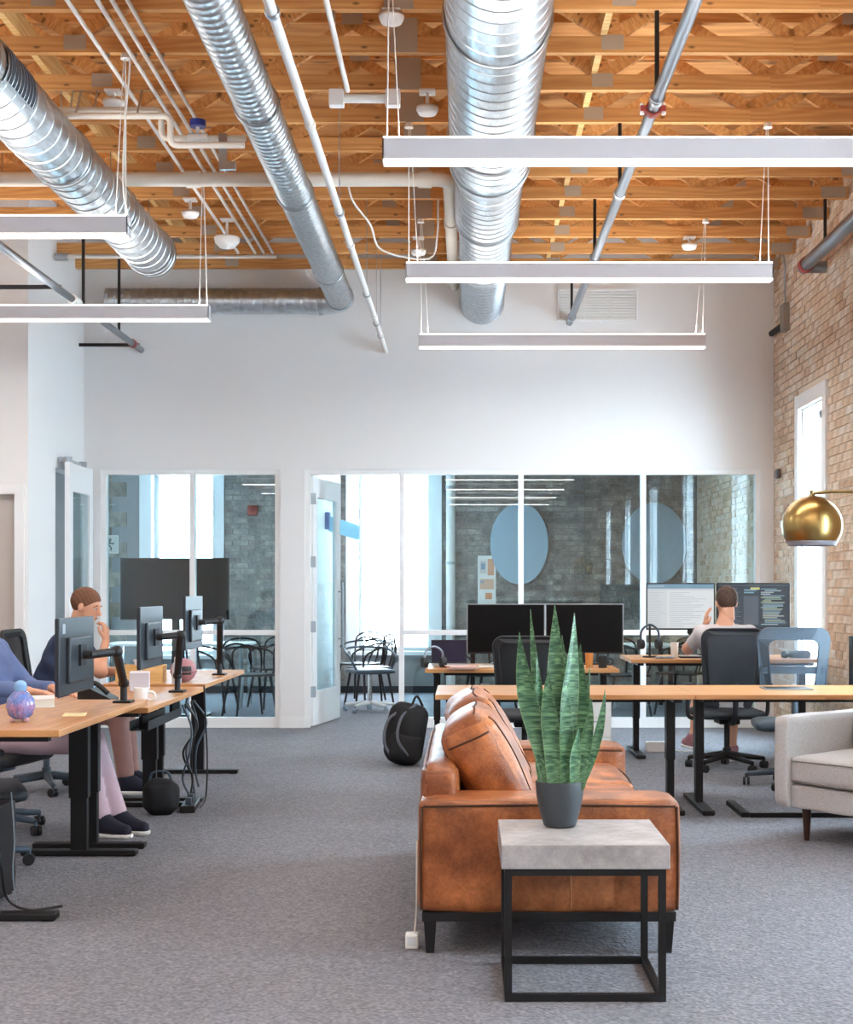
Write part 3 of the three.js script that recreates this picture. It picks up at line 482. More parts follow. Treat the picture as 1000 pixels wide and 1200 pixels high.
for (const d of [4.2, 1.6, -1.0, -3.6, -6.2]) linearLamp('long white linear lamp in the row over the empty end of the office', -0.4, d, 'lamps over the empty end of the office');
for (const d of [5.6, 3.0, 0.4, -2.2, -4.8]) linearLamp('long white linear lamp in the row left over the empty end of the office', -4.4, d, 'lamps left over the empty end of the office');
for (const [label, x, d] of [['unseen fill lamp added at the ceiling of the display room', -3.3, 16.6], ['unseen fill lamp added above the long meeting table', 1.0, 16.4], ['unseen fill lamp added inside the open doorway room', -0.9, 16.4]]) {  // unseen fill lamps, added to brighten the meeting room walls
  const g = thing('added_fill_lamp', label, 'lamp', [x, conf.ceil, -d]);
  part('fill_lamp_frame', [bx(1.24, 0.03, 0.02, 0, -0.015, 0.16), bx(1.24, 0.03, 0.02, 0, -0.015, -0.16), bx(0.02, 0.03, 0.3, 0.61, -0.015, 0), bx(0.02, 0.03, 0.3, -0.61, -0.015, 0)], M.lampBody, g);
  part('diffuser', bx(1.2, 0.008, 0.3, 0, -0.014, 0), M.glow, g);
  const a = new THREE.RectAreaLight(LAMP_COLOR, 9, 1.18, 0.28); a.position.set(0, -0.02, 0); a.rotation.x = -Math.PI / 2; a.name = 'lamp_light'; g.add(a);
}
{ // wall fittings
  const v = thing('wall_vent', 'white rectangular air grille high on the white back wall', 'vent', [1.31, 4.2, -DB]);
  part('vent_frame', [bx(0.8, 0.02, 0.02, 0, 0.155, 0.01), bx(0.8, 0.02, 0.02, 0, -0.155, 0.01), bx(0.02, 0.31, 0.02, -0.39, 0, 0.01), bx(0.02, 0.31, 0.02, 0.39, 0, 0.01), bx(0.01, 0.29, 0.014, -0.13, 0, 0.008), bx(0.01, 0.29, 0.014, 0.13, 0, 0.008)], M.trim, v);
  for (let i = 0; i < 11; i++) { const s = part('vent_slat', bx(0.76, 0.022, 0.003, 0, 0, 0), M.whitePaint, v); s.position.set(0, -0.135 + i * 0.027, 0.01); s.rotation.x = 0.6; }
  const b = thing('wall_box', 'grey metal control box with a conduit on the brick wall below the pipe', 'box', [XR - 0.003, 0, 0]);
  part('box_body', bx(0.06, 0.26, 0.14, -0.03, 3.95, -13.35, 0.005), std({ color: 0x9b948a, roughness: 0.5, metalness: 0.4 }), b); part('feed_conduit', tube([V(-0.03, 4.07, -13.35), V(-0.03, 4.3, -13.35), V(-0.04, 4.42, -13.3), V(-0.1, 4.52, -13.11)], 0.01), M.steel, b); part('side_valve', [rod(V(-0.02, 3.9, -13.42), V(-0.06, 3.88, -13.8), 0.03, 10)], M.charcoal, b);
  const s = thing('wall_sensor', 'small dark square device on the brick wall beside the glass screen', 'sensor', [XR - 0.004, 2.5, -13.7]); part('sensor_body', bx(0.03, 0.085, 0.12, -0.015, 0, 0, 0.004), std({ color: 0x5b463a, roughness: 0.6 }), s); part('sensor_face', bx(0.004, 0.05, 0.07, -0.032, 0, 0), M.charcoal, s);
  const k = thing('wall_panel', 'black flat panel on the brick wall behind the armchair', 'panel', [XR - 0.004, 0.8, -10.8]); part('panel_body', bx(0.05, 0.42, 0.5, -0.025, 0, 0, 0.006), M.black, k); part('panel_face', bx(0.004, 0.34, 0.42, -0.052, 0, 0), M.screenDark, k);
}
{ // loose white sensor cable next to the side duct
  single('cable', tube([W(-1.955, YB + 0.005, 8.19), W(-1.96, 4.38, 8.2), W(-1.99, 4.1, 8.22), W(-1.995, 3.75, 8.2), W(-1.97, 3.555, 8.2)], 0.006, 30), M.cord, 'thin white power cable dropping to the lamp below the side duct', 'cable');
  single('cable', tube([W(-0.9, YB + 0.005, 10.63), W(-0.86, 4.33, 10.7), W(-0.74, 4.2, 10.9), W(-0.66, 4.05, 11.1), W(-0.3, 4.03, 11.3), W(-0.23, 4.2, 11.27), W(-0.22, YB + 0.005, 11.24)], 0.008, 40), M.cord, 'loose white cable sagging under the trusses left of the big duct', 'cable');
}
// ---------------------------------------------------------------- leather sofa
const lerpV3 = (a, b, t) => a.clone().lerp(b, t);
{
  const g = thing('leather_sofa', 'brown leather sofa with a black base and two leaning back cushions', 'sofa', [0.315, 0, -6.36]);
  const hw = 0.495, hl = 1.06, armT = 0.29;
  const tapered = (x, z) => { const q = new THREE.CylinderGeometry(0.034, 0.022, 0.125, 4); q.rotateY(Math.PI / 4); q.translate(x, 0.0625, z); return q.toNonIndexed(); };
  for (const sx of [-1, 1]) for (const sz of [-1, 1]) { const q = tapered(sx * (hw - 0.045), sz * (hl - 0.05)); q.computeVertexNormals(); part('leg', q, M.black, g); }
  part('base_frame', [bx(2 * hw - 0.03, 0.035, 0.05, 0, 0.14, hl - 0.045), bx(2 * hw - 0.03, 0.035, 0.05, 0, 0.14, -hl + 0.045), bx(0.05, 0.035, 2 * hl - 0.09, hw - 0.05, 0.14, 0), bx(0.05, 0.035, 2 * hl - 0.09, -hw + 0.05, 0.14, 0)], M.black, g);
  const P = (w, h, d, r, b, x, y, z, wob = 0, seed = 1) => { const q = pillow(w, h, d, r, b, 16, wob, seed); q.translate(x, y, z); return boxUV(q); };
  for (const s of [-1, 1]) {
    const a = part('armrest', P(2 * hw, 0.425, armT, 0.03, [0.004, 0.008, 0.01], 0, 0.158 + 0.2125, s * (hl - armT / 2), 0.0015, 3 + s), M.leather, g);
    const z = s * (hl + 0.002), zi = s * (hl - armT - 0.002), yt = 0.577;
    part('piping', [tube([V(-hw + 0.02, yt - 0.016, z), V(0, yt - 0.01, z + s * 0.003), V(hw - 0.02, yt - 0.016, z)], 0.005, 20, 6), tube([V(-hw + 0.012, 0.17, z - s * 0.01), V(-hw + 0.01, 0.37, z - s * 0.006), V(-hw + 0.014, yt - 0.02, z - s * 0.006)], 0.005, 20, 6), tube([V(hw - 0.012, 0.17, z - s * 0.01), V(hw - 0.01, 0.37, z - s * 0.006), V(hw - 0.014, yt - 0.02, z - s * 0.006)], 0.005, 20, 6), tube([V(-hw + 0.02, yt - 0.016, zi), V(0, yt - 0.01, zi), V(hw - 0.02, yt - 0.016, zi)], 0.005, 20, 6)], M.seam, a);
    part('stitch_line', [tube([V(0.08, 0.17, z + s * 0.004), V(0.08, 0.37, z + s * 0.009), V(0.08, yt - 0.02, z + s * 0.002)], 0.0025, 20, 5)], std({ color: 0xb98455, roughness: 0.8 }), a);
  }
  part('seat_platform', P(2 * hw - 0.04, 0.16, 2 * (hl - armT) - 0.006, 0.02, [0.002, 0, 0], 0, 0.24, 0), M.leather, g);
  const bk = part('back_frame', P(0.15, 0.535, 2 * (hl - armT) + 0.3, 0.05, [0.012, 0.012, 0.012], -hw + 0.08, 0.158 + 0.2675, 0, 0.002, 9), M.leather, g);
  part('piping', tube([V(-hw + 0.025, 0.683, -0.85), V(-hw + 0.022, 0.69, 0), V(-hw + 0.025, 0.683, 0.85)], 0.004, 20, 6), M.seam, bk);
  const inner = hl - armT;
  for (const s of [-1, 1]) {
    const c = part('seat_cushion', P(0.78, 0.19, inner - 0.005, 0.05, [0.01, 0.022, 0.004], 0.06, 0.41, s * inner / 2, 0.003, 20 + s), M.leather, g);
    part('piping', tube([V(0.446, 0.475, s * 0.03), V(0.458, 0.48, s * inner / 2), V(0.446, 0.475, s * (inner - 0.03))], 0.005, 20, 6), M.seam, c);
    // leaning back cushion, thick, with a banded top
    const cw = [0.22, 0.45, inner - 0.02, 0.06, [0.03, 0.02, 0.012]], q = pillow(...cw, 18, 0.006, 31 + s), on = pillowMap(...cw, 0.006, 31 + s);
    const m = part('back_cushion', boxUV(q), M.leather, g); m.position.set(-0.22, 0.645 + (s < 0 ? 0.014 : 0), s * inner / 2); m.rotation.z = 0.5; m.rotation.y = s < 0 ? 0.03 : -0.02;
    const line = (a, b) => tube([...Array(13)].map((_, i) => { const p = on(lerpV3(a, b, i / 12)); return p.add(p.clone().setZ(p.z * 0.2).normalize().multiplyScalar(0.002)); }), 0.004, 40, 6);
    part('piping', [line(V(0.5, -0.44, 0.38), V(0.5, 0.44, 0.38)), line(V(-0.5, -0.44, 0.38), V(-0.5, 0.44, 0.38)), line(V(0.5, -0.44, -0.38), V(0.5, 0.44, -0.38)), line(V(0.28, 0.5, 0.4), V(0.28, 0.5, -0.4)), line(V(-0.5, 0.24, 0.44), V(-0.5, 0.24, -0.44)), line(V(-0.42, 0.33, 0.5), V(0.42, 0.33, 0.5))], M.seam, m);
  }
}
{ // floor box with a cord beside the sofa leg
  const g = thing('floor_outlet', 'small white outlet box on the carpet beside the sofa leg', 'outlet', [-0.207, 0, -5.42]);
  part('box_body', bx(0.05, 0.055, 0.06, 0, 0.0275, 0, 0.006), M.white, g); part('outlet_face', bx(0.034, 0.034, 0.003, 0, 0.03, 0.031), std({ color: 0xd4dade, roughness: 0.4 }), g); part('cord', tube([V(0.01, 0.05, 0), V(0.017, 0.15, -0.01), V(0.018, 0.3, -0.02), V(0.018, 0.4, -0.06)], 0.0035, 20, 6), M.whitePaint, g);
}
{ // side table
  const g = thing('side_table', 'square side table with a concrete slab top on a black cube frame', 'table', [0.4, 0, -4.95]);
  const w = 0.563, d = 0.52, t = 0.024, h = 0.445, a = w / 2 - 0.012, b = d / 2 - 0.012;
  part('slab_top', bx(w, 0.082, d, 0, h + 0.041, 0, 0.004), M.concrete, g);
  for (const sx of [-1, 1]) for (const sz of [-1, 1]) part('leg', bx(t, h, t, sx * (a - t / 2), h / 2, sz * (b - t / 2)), M.blackMetal, g);
  for (const y of [t / 2 + 0.001, h - t / 2]) { for (const s of [-1, 1]) { part('rail', bx(2 * a - 2 * t, t, t, 0, y, s * (b - t / 2)), M.blackMetal, g); part('rail', bx(t, t, 2 * b - 2 * t, s * (a - t / 2), y, 0), M.blackMetal, g); } }
}
{ // snake plant
  const g = thing('snake_plant', 'tall green snake plant in a dark grey pot on the concrete side table', 'plant', [0.338, 0.527, -5.06]);
  part('pot', lathe([[0.001, 0.002], [0.05, 0], [0.058, 0.006], [0.072, 0.05], [0.084, 0.11], [0.088, 0.163], [0.08, 0.165], [0.076, 0.14], [0.001, 0.138]], 40), M.pot, g);
  part('soil', (() => { const q = lathe([[0.079, 0.14], [0.06, 0.148], [0.03, 0.15], [0.001, 0.152]], 24); return q; })(), M.soil, g);
  // [base x, base z, tip x, tip y (above the soil), tip z, half width, twist, side bow]
  const px = 5.06 / 1650, lv = (bxp, bz, txp, typ, tz, wpx, tw, bow) => [(bxp - 655) * px, bz, (txp - 655) * px, (914 - typ) * px, tz, wpx * px / 2, tw, bow];
  const leaves = [lv(643, 0.03, 606, 730, 0.07, 25, 0.15, 0.010), lv(655, 0.0, 648, 697, 0.01, 24, 0.3, 0.0), lv(664, 0.02, 671, 708, 0.02, 27, -0.3, 0.004), lv(650, -0.03, 622, 704, -0.06, 13, 0.5, 0.012), lv(672, -0.01, 681, 745, -0.03, 24, 0.4, -0.004),
    lv(648, 0.05, 641, 772, 0.08, 22, 0.2, 0.004), lv(660, 0.05, 663, 790, 0.07, 21, -0.2, 0.002), lv(678, 0.01, 706, 797, 0.03, 12, -0.3, -0.014), lv(676, 0.04, 690, 806, 0.06, 15, 0.3, -0.006), lv(638, 0.0, 628, 758, -0.02, 19, -0.4, 0.006), lv(668, -0.04, 660, 735, -0.06, 20, 0.4, 0.0), lv(636, 0.03, 632, 860, 0.05, 13, 0.3, 0.004), lv(681, -0.02, 692, 770, -0.05, 16, 0.5, -0.004), lv(668, 0.055, 674, 840, 0.08, 16, -0.3, 0.0)];
  leaves.forEach(([x0, z0, x1, h, z1, hw, tw, bow], i) => {
    const N = 22, K = 7, pos = [], uv = [], idx = [], R = rngOf(50 + i), ang0 = (R() - 0.5) * 0.9, cup = 0.35;
    for (let s = 0; s <= N; s++) {
      const t = s / N, cx = x0 + (x1 - x0) * t ** 1.25 + Math.sin(Math.PI * t) * -bow * 2 + Math.sin(t * 7 + i) * 0.003, cz = z0 + (z1 - z0) * t ** 1.3, y = 0.145 + h * t - 0.01;
      const wdt = hw * Math.min(1, 0.62 + 0.7 * t) * (t > 0.46 ? Math.max(0.02, 1 - ((t - 0.46) / 0.54) ** 1.7) : 1), a = ang0 + tw * t * 2, th = 0.004 * (1 - 0.7 * t) + 0.0008;
      for (const side of [1, -1]) for (let k = 0; k < K; k++) { const q = k / (K - 1) * 2 - 1, ox = q * wdt, oz = q * q * wdt * cup + side * th * (1 - q * q * 0.9) * -1; pos.push(cx + ox * Math.cos(a) - oz * Math.sin(a), y, cz + ox * Math.sin(a) + oz * Math.cos(a)); uv.push((q + 1) / 2, t * h * 1.25); }
    }
    const at = (s, side, k) => s * 2 * K + side * K + k;
    for (let s = 0; s < N; s++) { for (let k = 0; k < K - 1; k++) { idx.push(at(s, 0, k), at(s + 1, 0, k), at(s, 0, k + 1), at(s, 0, k + 1), at(s + 1, 0, k), at(s + 1, 0, k + 1)); idx.push(at(s, 1, k), at(s, 1, k + 1), at(s + 1, 1, k), at(s, 1, k + 1), at(s + 1, 1, k + 1), at(s + 1, 1, k)); } for (const k of [0, K - 1]) idx.push(at(s, 0, k), at(s, 1, k), at(s + 1, 0, k), at(s, 1, k), at(s + 1, 1, k), at(s + 1, 0, k)); }
    const q = new THREE.BufferGeometry(); q.setAttribute('position', new THREE.Float32BufferAttribute(pos, 3)); q.setAttribute('uv', new THREE.Float32BufferAttribute(uv, 2)); q.setIndex(idx); q.computeVertexNormals();
    part('leaf', q, M.leaf, g);
  });
}
{ // armchair, turned toward the sofa
  const g = thing('armchair', 'light grey fabric armchair on tapered dark wooden legs', 'armchair', [0, 0, 0]);
  // local x runs along the front edge, local z points out of the front
  const u = V(0.62, 0, 0.785).normalize();   // along the front edge, world (x right, z toward the camera)
  g.position.set(1.70, 0, -7.78); g.rotation.y = Math.atan2(-u.z, u.x);
  const L = 0.92, D = 0.86, t = 0.1;
  const P = (w, h, d, r, b, x, y, z, s = 1) => { const q = pillow(w, h, d, r, b, 12, 0.0015, s); q.translate(x, y, z); return boxUV(q); };
  for (const x of [t / 2, L - t / 2]) part('armrest', P(t, 0.5, D, 0.02, [0.003, 0.003, 0.003], x, 0.43, -D / 2), M.fabric, g);
  part('seat_base', P(L - 2 * t, 0.13, D - 0.03, 0.012, [0, 0, 0.002], L / 2, 0.245, -D / 2 - 0.005), M.fabric, g);
  const c = part('seat_cushion', P(L - 2 * t - 0.01, 0.16, D - 0.16, 0.035, [0.004, 0.02, 0.01], L / 2, 0.392, -(D - 0.16) / 2 - 0.005, 2), M.fabric, g);
  part('piping', [tube([V(t + 0.02, 0.44, -0.008), V(L / 2, 0.446, 0.006), V(L - t - 0.02, 0.44, -0.008)], 0.004, 20, 6), tube([V(t + 0.02, 0.335, -0.008), V(L / 2, 0.33, 0.004), V(L - t - 0.02, 0.335, -0.008)], 0.004, 20, 6)], std({ color: 0x85807c, roughness: 0.9 }), c);
  part('backrest', P(L - 2 * t, 0.62, 0.16, 0.04, [0, 0.01, 0.01], L / 2, 0.5, -D + 0.08, 3), M.fabric, g);
  const bc = part('back_cushion', pillow(L - 2 * t - 0.03, 0.4, 0.16, 0.06, [0.01, 0.02, 0.03], 14, 0.003, 4), M.fabric, g); bc.position.set(L / 2, 0.66, -D + 0.235); bc.rotation.x = -0.14;
  for (const x of [0.15, L - 0.15]) for (const z of [-0.1, -D + 0.1]) part('leg', (() => { const q = new THREE.CylinderGeometry(0.026, 0.015, 0.182, 14); q.translate(x, 0.091, z); return q; })(), M.walnut, g);
}
{ // arc floor lamp with a brass dome
  const sx = 1.754, sd = 7.13, bxx = 2.72, bd = 6.55;
  const g = thing('arc_lamp', 'brass dome shade on a thin arched floor lamp over the armchair', 'lamp', [bxx, 0, -bd]);
  const S = V(sx - bxx, 1.70, -(sd - bd));
  part('base', lathe([[0.001, 0], [0.15, 0], [0.15, 0.03], [0.14, 0.036], [0.001, 0.036]], 36), M.blackMetal, g);
  const top = V(S.x, S.y + 0.145, S.z);
  part('arc_arm', tube([V(0, 0.03, 0), V(0, 0.7, 0), V(-0.03, 1.25, -0.02), V(-0.22, 1.62, -0.13), V(-0.48, 1.79, -0.29), V(-0.72, 1.855, -0.43), V(S.x + 0.1, 1.868, S.z + 0.06), V(S.x, 1.862, S.z)], 0.008, 80, 10), M.brassArm, g);
  const pr = [], R = 0.152; for (let i = 0; i <= 26; i++) { const a = i / 26 * 2.28; pr.push([Math.max(0.001, R * Math.sin(a)), R * Math.cos(a)]); }
  const inner = pr.slice().reverse().map(([r, y]) => [Math.max(0.001, r - 0.004), y + (y > 0 ? -0.004 : 0)]);
  const sh = part('shade', lathe(pr, 56), M.brass, g); sh.position.copy(S);
  part('shade_lining', lathe(inner, 48), M.lampInside, sh);
  part('shade_rim', lathe([[R * Math.sin(2.28) - 0.006, R * Math.cos(2.28) - 0.004], [R * Math.sin(2.28) + 0.002, R * Math.cos(2.28) - 0.004], [R * Math.sin(2.12) + 0.002, R * Math.cos(2.12)], [R * Math.sin(2.12) - 0.004, R * Math.cos(2.12)]], 48), M.lampInside, sh); part('finial', [cyl(0.012, 0.012, 0.03, 0, R - 0.004, 0, 14), cyl(0.02, 0.014, 0.012, 0, R - 0.006, 0, 14)], M.brassArm, sh);
  part('bulb', [sph(0.03, 0, -0.05, 0), cyl(0.016, 0.016, 0.17, 0, -0.03, 0, 14)], M.white, sh);
}
{ // black bar frame on the carpet behind the armchair
  const g = thing('floor_frame', 'thin black steel bar frame lying on the carpet beside the armchair', 'frame', [0, 0, 0]);
  part('side_bar', bar(W(1.69, 0.014, 9.0), W(1.69, 0.014, 8.5), 0.05, 0.028), M.blackMetal, g); part('cross_bar', bar(W(1.715, 0.014, 8.5), W(2.95, 0.014, 8.5), 0.028, 0.028), M.blackMetal, g);
}
// ---------------------------------------------------------------- desks
function desk(label, w, depth, h, pos, turn, group) {   // local x along the length, z across
  const g = thing('desk', label, 'desk', pos, turn, group);
  part('desktop', bx(w, 0.03, depth, 0, h - 0.015, 0, 0.004), M.oak, g);
  part('under_frame', [bx(w - 0.3, 0.03, 0.05, 0, h - 0.047, depth * 0.22), bx(w - 0.3, 0.03, 0.05, 0, h - 0.047, -depth * 0.22)], M.blackMetal, g);
  for (const s of [-1, 1]) {
    const x = s * (w / 2 - 0.09);
    const l = part('leg', [bx(0.055, h - 0.33, 0.1, x, (h - 0.33) / 2 + 0.3, 0, 0.004), bx(0.045, 0.4, 0.085, x, 0.22, 0, 0.003)], M.blackMetal, g);
    part('foot', [bx(0.075, 0.028, depth * 0.9, x, 0.018, 0, 0.006), bx(0.06, 0.004, 0.05, x, 0.002, depth * 0.4), bx(0.06, 0.004, 0.05, x, 0.002, -depth * 0.4)], M.blackMetal, l);
    part('bracket', bx(0.05, 0.025, depth * 0.8, x, h - 0.0425, 0), M.blackMetal, l);
  }
  return g;
}
desk('light wood desk standing right behind the leather sofa', 1.57, 0.86, 0.74, [0.6, 0, -8.93], 0); desk('light wood desk behind the armchair by the brick wall', 1.57, 0.86, 0.74, [2.172, 0, -8.93], 0);
desk('light wood desk carrying the two big dark monitors', 1.55, 0.86, 0.74, [0.449, 0, -11.63], 0); desk('slightly raised light wood desk in front of the seated person in white', 1.56, 0.82, 0.81, [2.112, 0, -11.76], 0);
const HX = -2.0;   // left row, lengthwise along the room
desk('light wood desk carrying the blue glass jar', 1.6, 0.66, 0.80, [HX, 0, -6.58], Math.PI / 2); desk('light wood desk in front of the person in the blue shirt', 1.6, 0.66, 0.755, [HX, 0, -8.2], Math.PI / 2); desk('light wood desk carrying the rose coloured ball', 1.6, 0.66, 0.77, [HX, 0, -9.82], Math.PI / 2);
// ---------------------------------------------------------------- office chairs
function taskChair(label, x, d, turn, o = {}) {   // faces local +z
  const g = thing('office_chair', label, 'chair', [x, 0, -d], turn);
  const baseMat = o.base ?? M.blackMetal, frame = o.frame ?? M.darkPlastic, web = o.web ?? M.meshDark, h = o.seat ?? 0.46;
  for (let k = 0; k < 5; k++) {
    const a = k / 5 * Math.PI * 2 + (o.spin ?? 0.3), c = Math.cos(a), s = Math.sin(a);
    const l = part('base_leg', [(() => { const q = rod(V(0.03 * c, 0.11, 0.03 * s), V(0.3 * c, 0.078, 0.3 * s), 0.03, 10, 0.016); return q; })(), rod(V(0.3 * c, 0.085, 0.3 * s), V(0.3 * c, 0.05, 0.3 * s), 0.011, 8)], baseMat, g);
    const w = (off) => { const q = new THREE.CylinderGeometry(0.029, 0.029, 0.018, 18); q.rotateZ(Math.PI / 2); q.translate(off, 0, 0); q.rotateY(-a + 1.1 * k); q.translate(0.3 * c, 0.029, 0.3 * s); return q; };
    part('caster', [w(-0.014), w(0.014)], M.castor, l);
  }
  part('gas_column', [cyl(0.035, 0.03, 0.08, 0, 0.085, 0, 18), cyl(0.022, 0.022, h - 0.2, 0, 0.14, 0, 16), bx(0.16, 0.05, 0.2, 0, h - 0.085, 0, 0.01)], baseMat, g);
  const seat = pillow(0.5, 0.07, 0.47, 0.03, [0.01, 0.012, 0.01], 10); seat.translate(0, h - 0.03, 0.02); part('seat', seat, o.seatMat ?? M.charcoal, g);
  const back = new THREE.Group(); back.name = 'backrest'; g.add(back); back.position.set(0, h + (o.backUp ?? 0.36), -0.22); back.rotation.x = -(o.lean ?? 0.14);
  const bw = 0.5, bh = o.bh ?? 0.52, ft = o.ft ?? 0.045;
  const curve = (q) => { const p = q.attributes.position; for (let i = 0; i < p.count; i++) { const X = p.getX(i), Y = p.getY(i); p.setZ(i, p.getZ(i) + X * X * 0.5 - Math.cos(Y * 4.2) * 0.035 + 0.03); } q.computeVertexNormals(); return q; };
  part('back_frame', curve(plate(rounded(bw, bh, 0.09, 8, 0, 0, 0.16), 0.026, rounded(bw - 2 * ft, bh - 2 * ft, 0.06, 8, 0, 0, 0.16), 0.004)), frame, back);
  const wg = new THREE.PlaneGeometry(bw - 2 * ft + 0.01, bh - 2 * ft + 0.01, 12, 12); { const p = wg.attributes.position; for (let i = 0; i < p.count; i++) { p.setX(i, p.getX(i) * (1 - 0.16 * (0.5 - p.getY(i) / bh))); } } part('back_mesh', curve(wg), web, back);
  if (o.lumbar) part('lumbar_bar', curve(plate(rounded(bw - 0.07, 0.05, 0.02, 4, 0, -0.04), 0.02)), o.lumbar, back);
  part('back_stem', [tube([V(0, h - 0.09, -0.05), V(0, h - 0.08, -0.22), V(0, h + 0.05, -0.28), V(0, h + 0.22, -0.265)], 0.022, 20, 10)], frame, g);
  if (o.arms !== false) for (const s of [-1, 1]) { const a = part('armrest', [tube([V(s * 0.22, h - 0.07, -0.02), V(s * 0.3, h - 0.05, -0.02), V(s * 0.31, h + 0.08, -0.03), V(s * 0.3, h + 0.17, -0.02)], 0.016, 20, 8)], frame, g); part('arm_pad', bx(0.075, 0.025, 0.24, s * 0.295, h + 0.19, 0.02, 0.01), M.charcoal, a); }
  return g;
}
taskChair('black mesh office chair under the seated person in white', 2.0, 10.78, Math.PI + 0.05, { spin: 0.5, web: M.meshDark });
taskChair('blue-grey office chair with an open see-through back by the wall', 2.27, 9.85, Math.PI - 0.12, { frame: M.blueGrey, web: M.meshPale, ft: 0.075, base: M.slateDark, spin: 0.1, backUp: 0.4, bh: 0.5, lumbar: M.blueGrey, arms: false, seatMat: M.slateDark });
taskChair('plain black office chair at the desk with two dark monitors', 0.44, 10.55, Math.PI, { spin: 0.8, backUp: 0.34, bh: 0.46, web: std({ color: 0x121316, roughness: 0.8 }) });
taskChair('black mesh office chair under the person in the navy shirt', -2.86, 9.6, Math.PI / 2, { spin: 0.2, base: M.slateDark, lean: 0.2, backUp: 0.38 });
taskChair('slate office chair under the person in the blue shirt', -2.68, 7.98, Math.PI / 2 - 0.2, { spin: 0.5, base: M.slate, frame: M.slateDark, seatMat: M.charcoal });
taskChair('empty slate office chair at the desk with the blue jar', -2.42, 6.85, Math.PI / 2 + 0.4, { spin: 0.05, base: M.slate, frame: M.slateDark, seatMat: M.charcoal, seat: 0.42, backUp: 0.3, bh: 0.4 });
// ---------------------------------------------------------------- meeting room furniture
function loopChair(label, x, d, turn) {   // black plastic chair with interwoven back loops
  const g = thing('loop_chair', label, 'chair', [x, 0, -d], turn);
  const seat = pillow(0.46, 0.03, 0.44, 0.014, [0, -0.006, 0], 8); seat.translate(0, 0.455, 0.02); part('seat', seat, M.black, g);
  for (const sx of [-1, 1]) for (const sz of [-1, 1]) part('leg', rod(V(sx * 0.23, 0, 0.02 + sz * 0.235), V(sx * 0.17, 0.45, 0.02 + sz * 0.17), 0.012, 8, 0.017), M.black, g);
  const arch = (w, h, zt, zs, xo) => tube([V(-w + xo, 0.45, zs), V(-w * 1.12 + xo, 0.6, zs - 0.04), V(-w * 0.95 + xo, h - 0.05, zt), V(xo, h, zt - 0.02), V(w * 0.95 + xo, h - 0.05, zt), V(w * 1.12 + xo, 0.6, zs - 0.04), V(w + xo, 0.45, zs)], 0.011, 40, 7);
  part('back_loop', arch(0.2, 0.84, -0.23, -0.18, 0), M.black, g); part('back_loop', arch(0.15, 0.76, -0.24, -0.19, 0.06), M.black, g); part('back_loop', arch(0.15, 0.78, -0.235, -0.19, -0.06), M.black, g);
  part('arm_loop', tube([V(-0.21, 0.46, 0.16), V(-0.26, 0.6, 0.14), V(-0.27, 0.68, 0), V(-0.22, 0.72, -0.15), V(0, 0.74, -0.25), V(0.22, 0.72, -0.15), V(0.27, 0.68, 0), V(0.26, 0.6, 0.14), V(0.21, 0.46, 0.16)], 0.012, 60, 7), M.black, g);
  return g;
}
loopChair('black loop-back chair under the big display near the pier', -2.34, 15.2, 0.5); loopChair('black loop-back chair beside the white pier behind glass', -2.22, 16.35, -2.6); loopChair('black loop-back chair nearest the window with the display', -2.88, 15.85, 1.4);
loopChair('black loop-back chair seen through the open doorway', -1.12, 16.6, -1.2); loopChair('black loop-back chair close behind the open glazed door', -1.3, 17.4, -0.5);
{
  const g = thing('swivel_stool', 'white swivel chair with a five-star base inside the doorway', 'chair', [-1.08, 0, -15.85], 0.4);
  for (let k = 0; k < 5; k++) { const a = k / 5 * Math.PI * 2, c = Math.cos(a), s = Math.sin(a); const l = part('base_leg', rod(V(0.03 * c, 0.1, 0.03 * s), V(0.29 * c, 0.075, 0.29 * s), 0.026, 10, 0.016), M.whitePaint, g); const w = new THREE.CylinderGeometry(0.027, 0.027, 0.04, 14); w.rotateZ(Math.PI / 2); w.rotateY(a); w.translate(0.29 * c, 0.027, 0.29 * s); part('caster', [w, rod(V(0.29 * c, 0.04, 0.29 * s), V(0.29 * c, 0.08, 0.29 * s), 0.01, 8)], M.slatePale, l); }
  part('gas_column', cyl(0.028, 0.022, 0.36, 0, 0.08, 0, 16), M.chrome, g); const s = pillow(0.46, 0.05, 0.44, 0.02, [0.0, 0.01, 0], 8); s.translate(0, 0.455, 0); part('seat', s, M.slateDark, g);
  part('arm_loop', tube([V(-0.2, 0.46, 0.15), V(-0.27, 0.62, 0.1), V(-0.24, 0.7, -0.14), V(0, 0.72, -0.26), V(0.24, 0.7, -0.14), V(0.27, 0.62, 0.1), V(0.2, 0.46, 0.15)], 0.013, 50, 8), M.slateDark, g);
}
loopChair('black loop-back chair behind the glass below the two dark monitors', 0.25, 15.25, 0.4); loopChair('black loop-back chair behind the glass beside the white drawer unit', 0.95, 15.05, -0.3); loopChair('black loop-back chair behind the glass under the bright monitor', 1.7, 15.15, 0.2); loopChair('black loop-back chair behind the glass near the brick corner', 2.4, 15.5, -0.6);
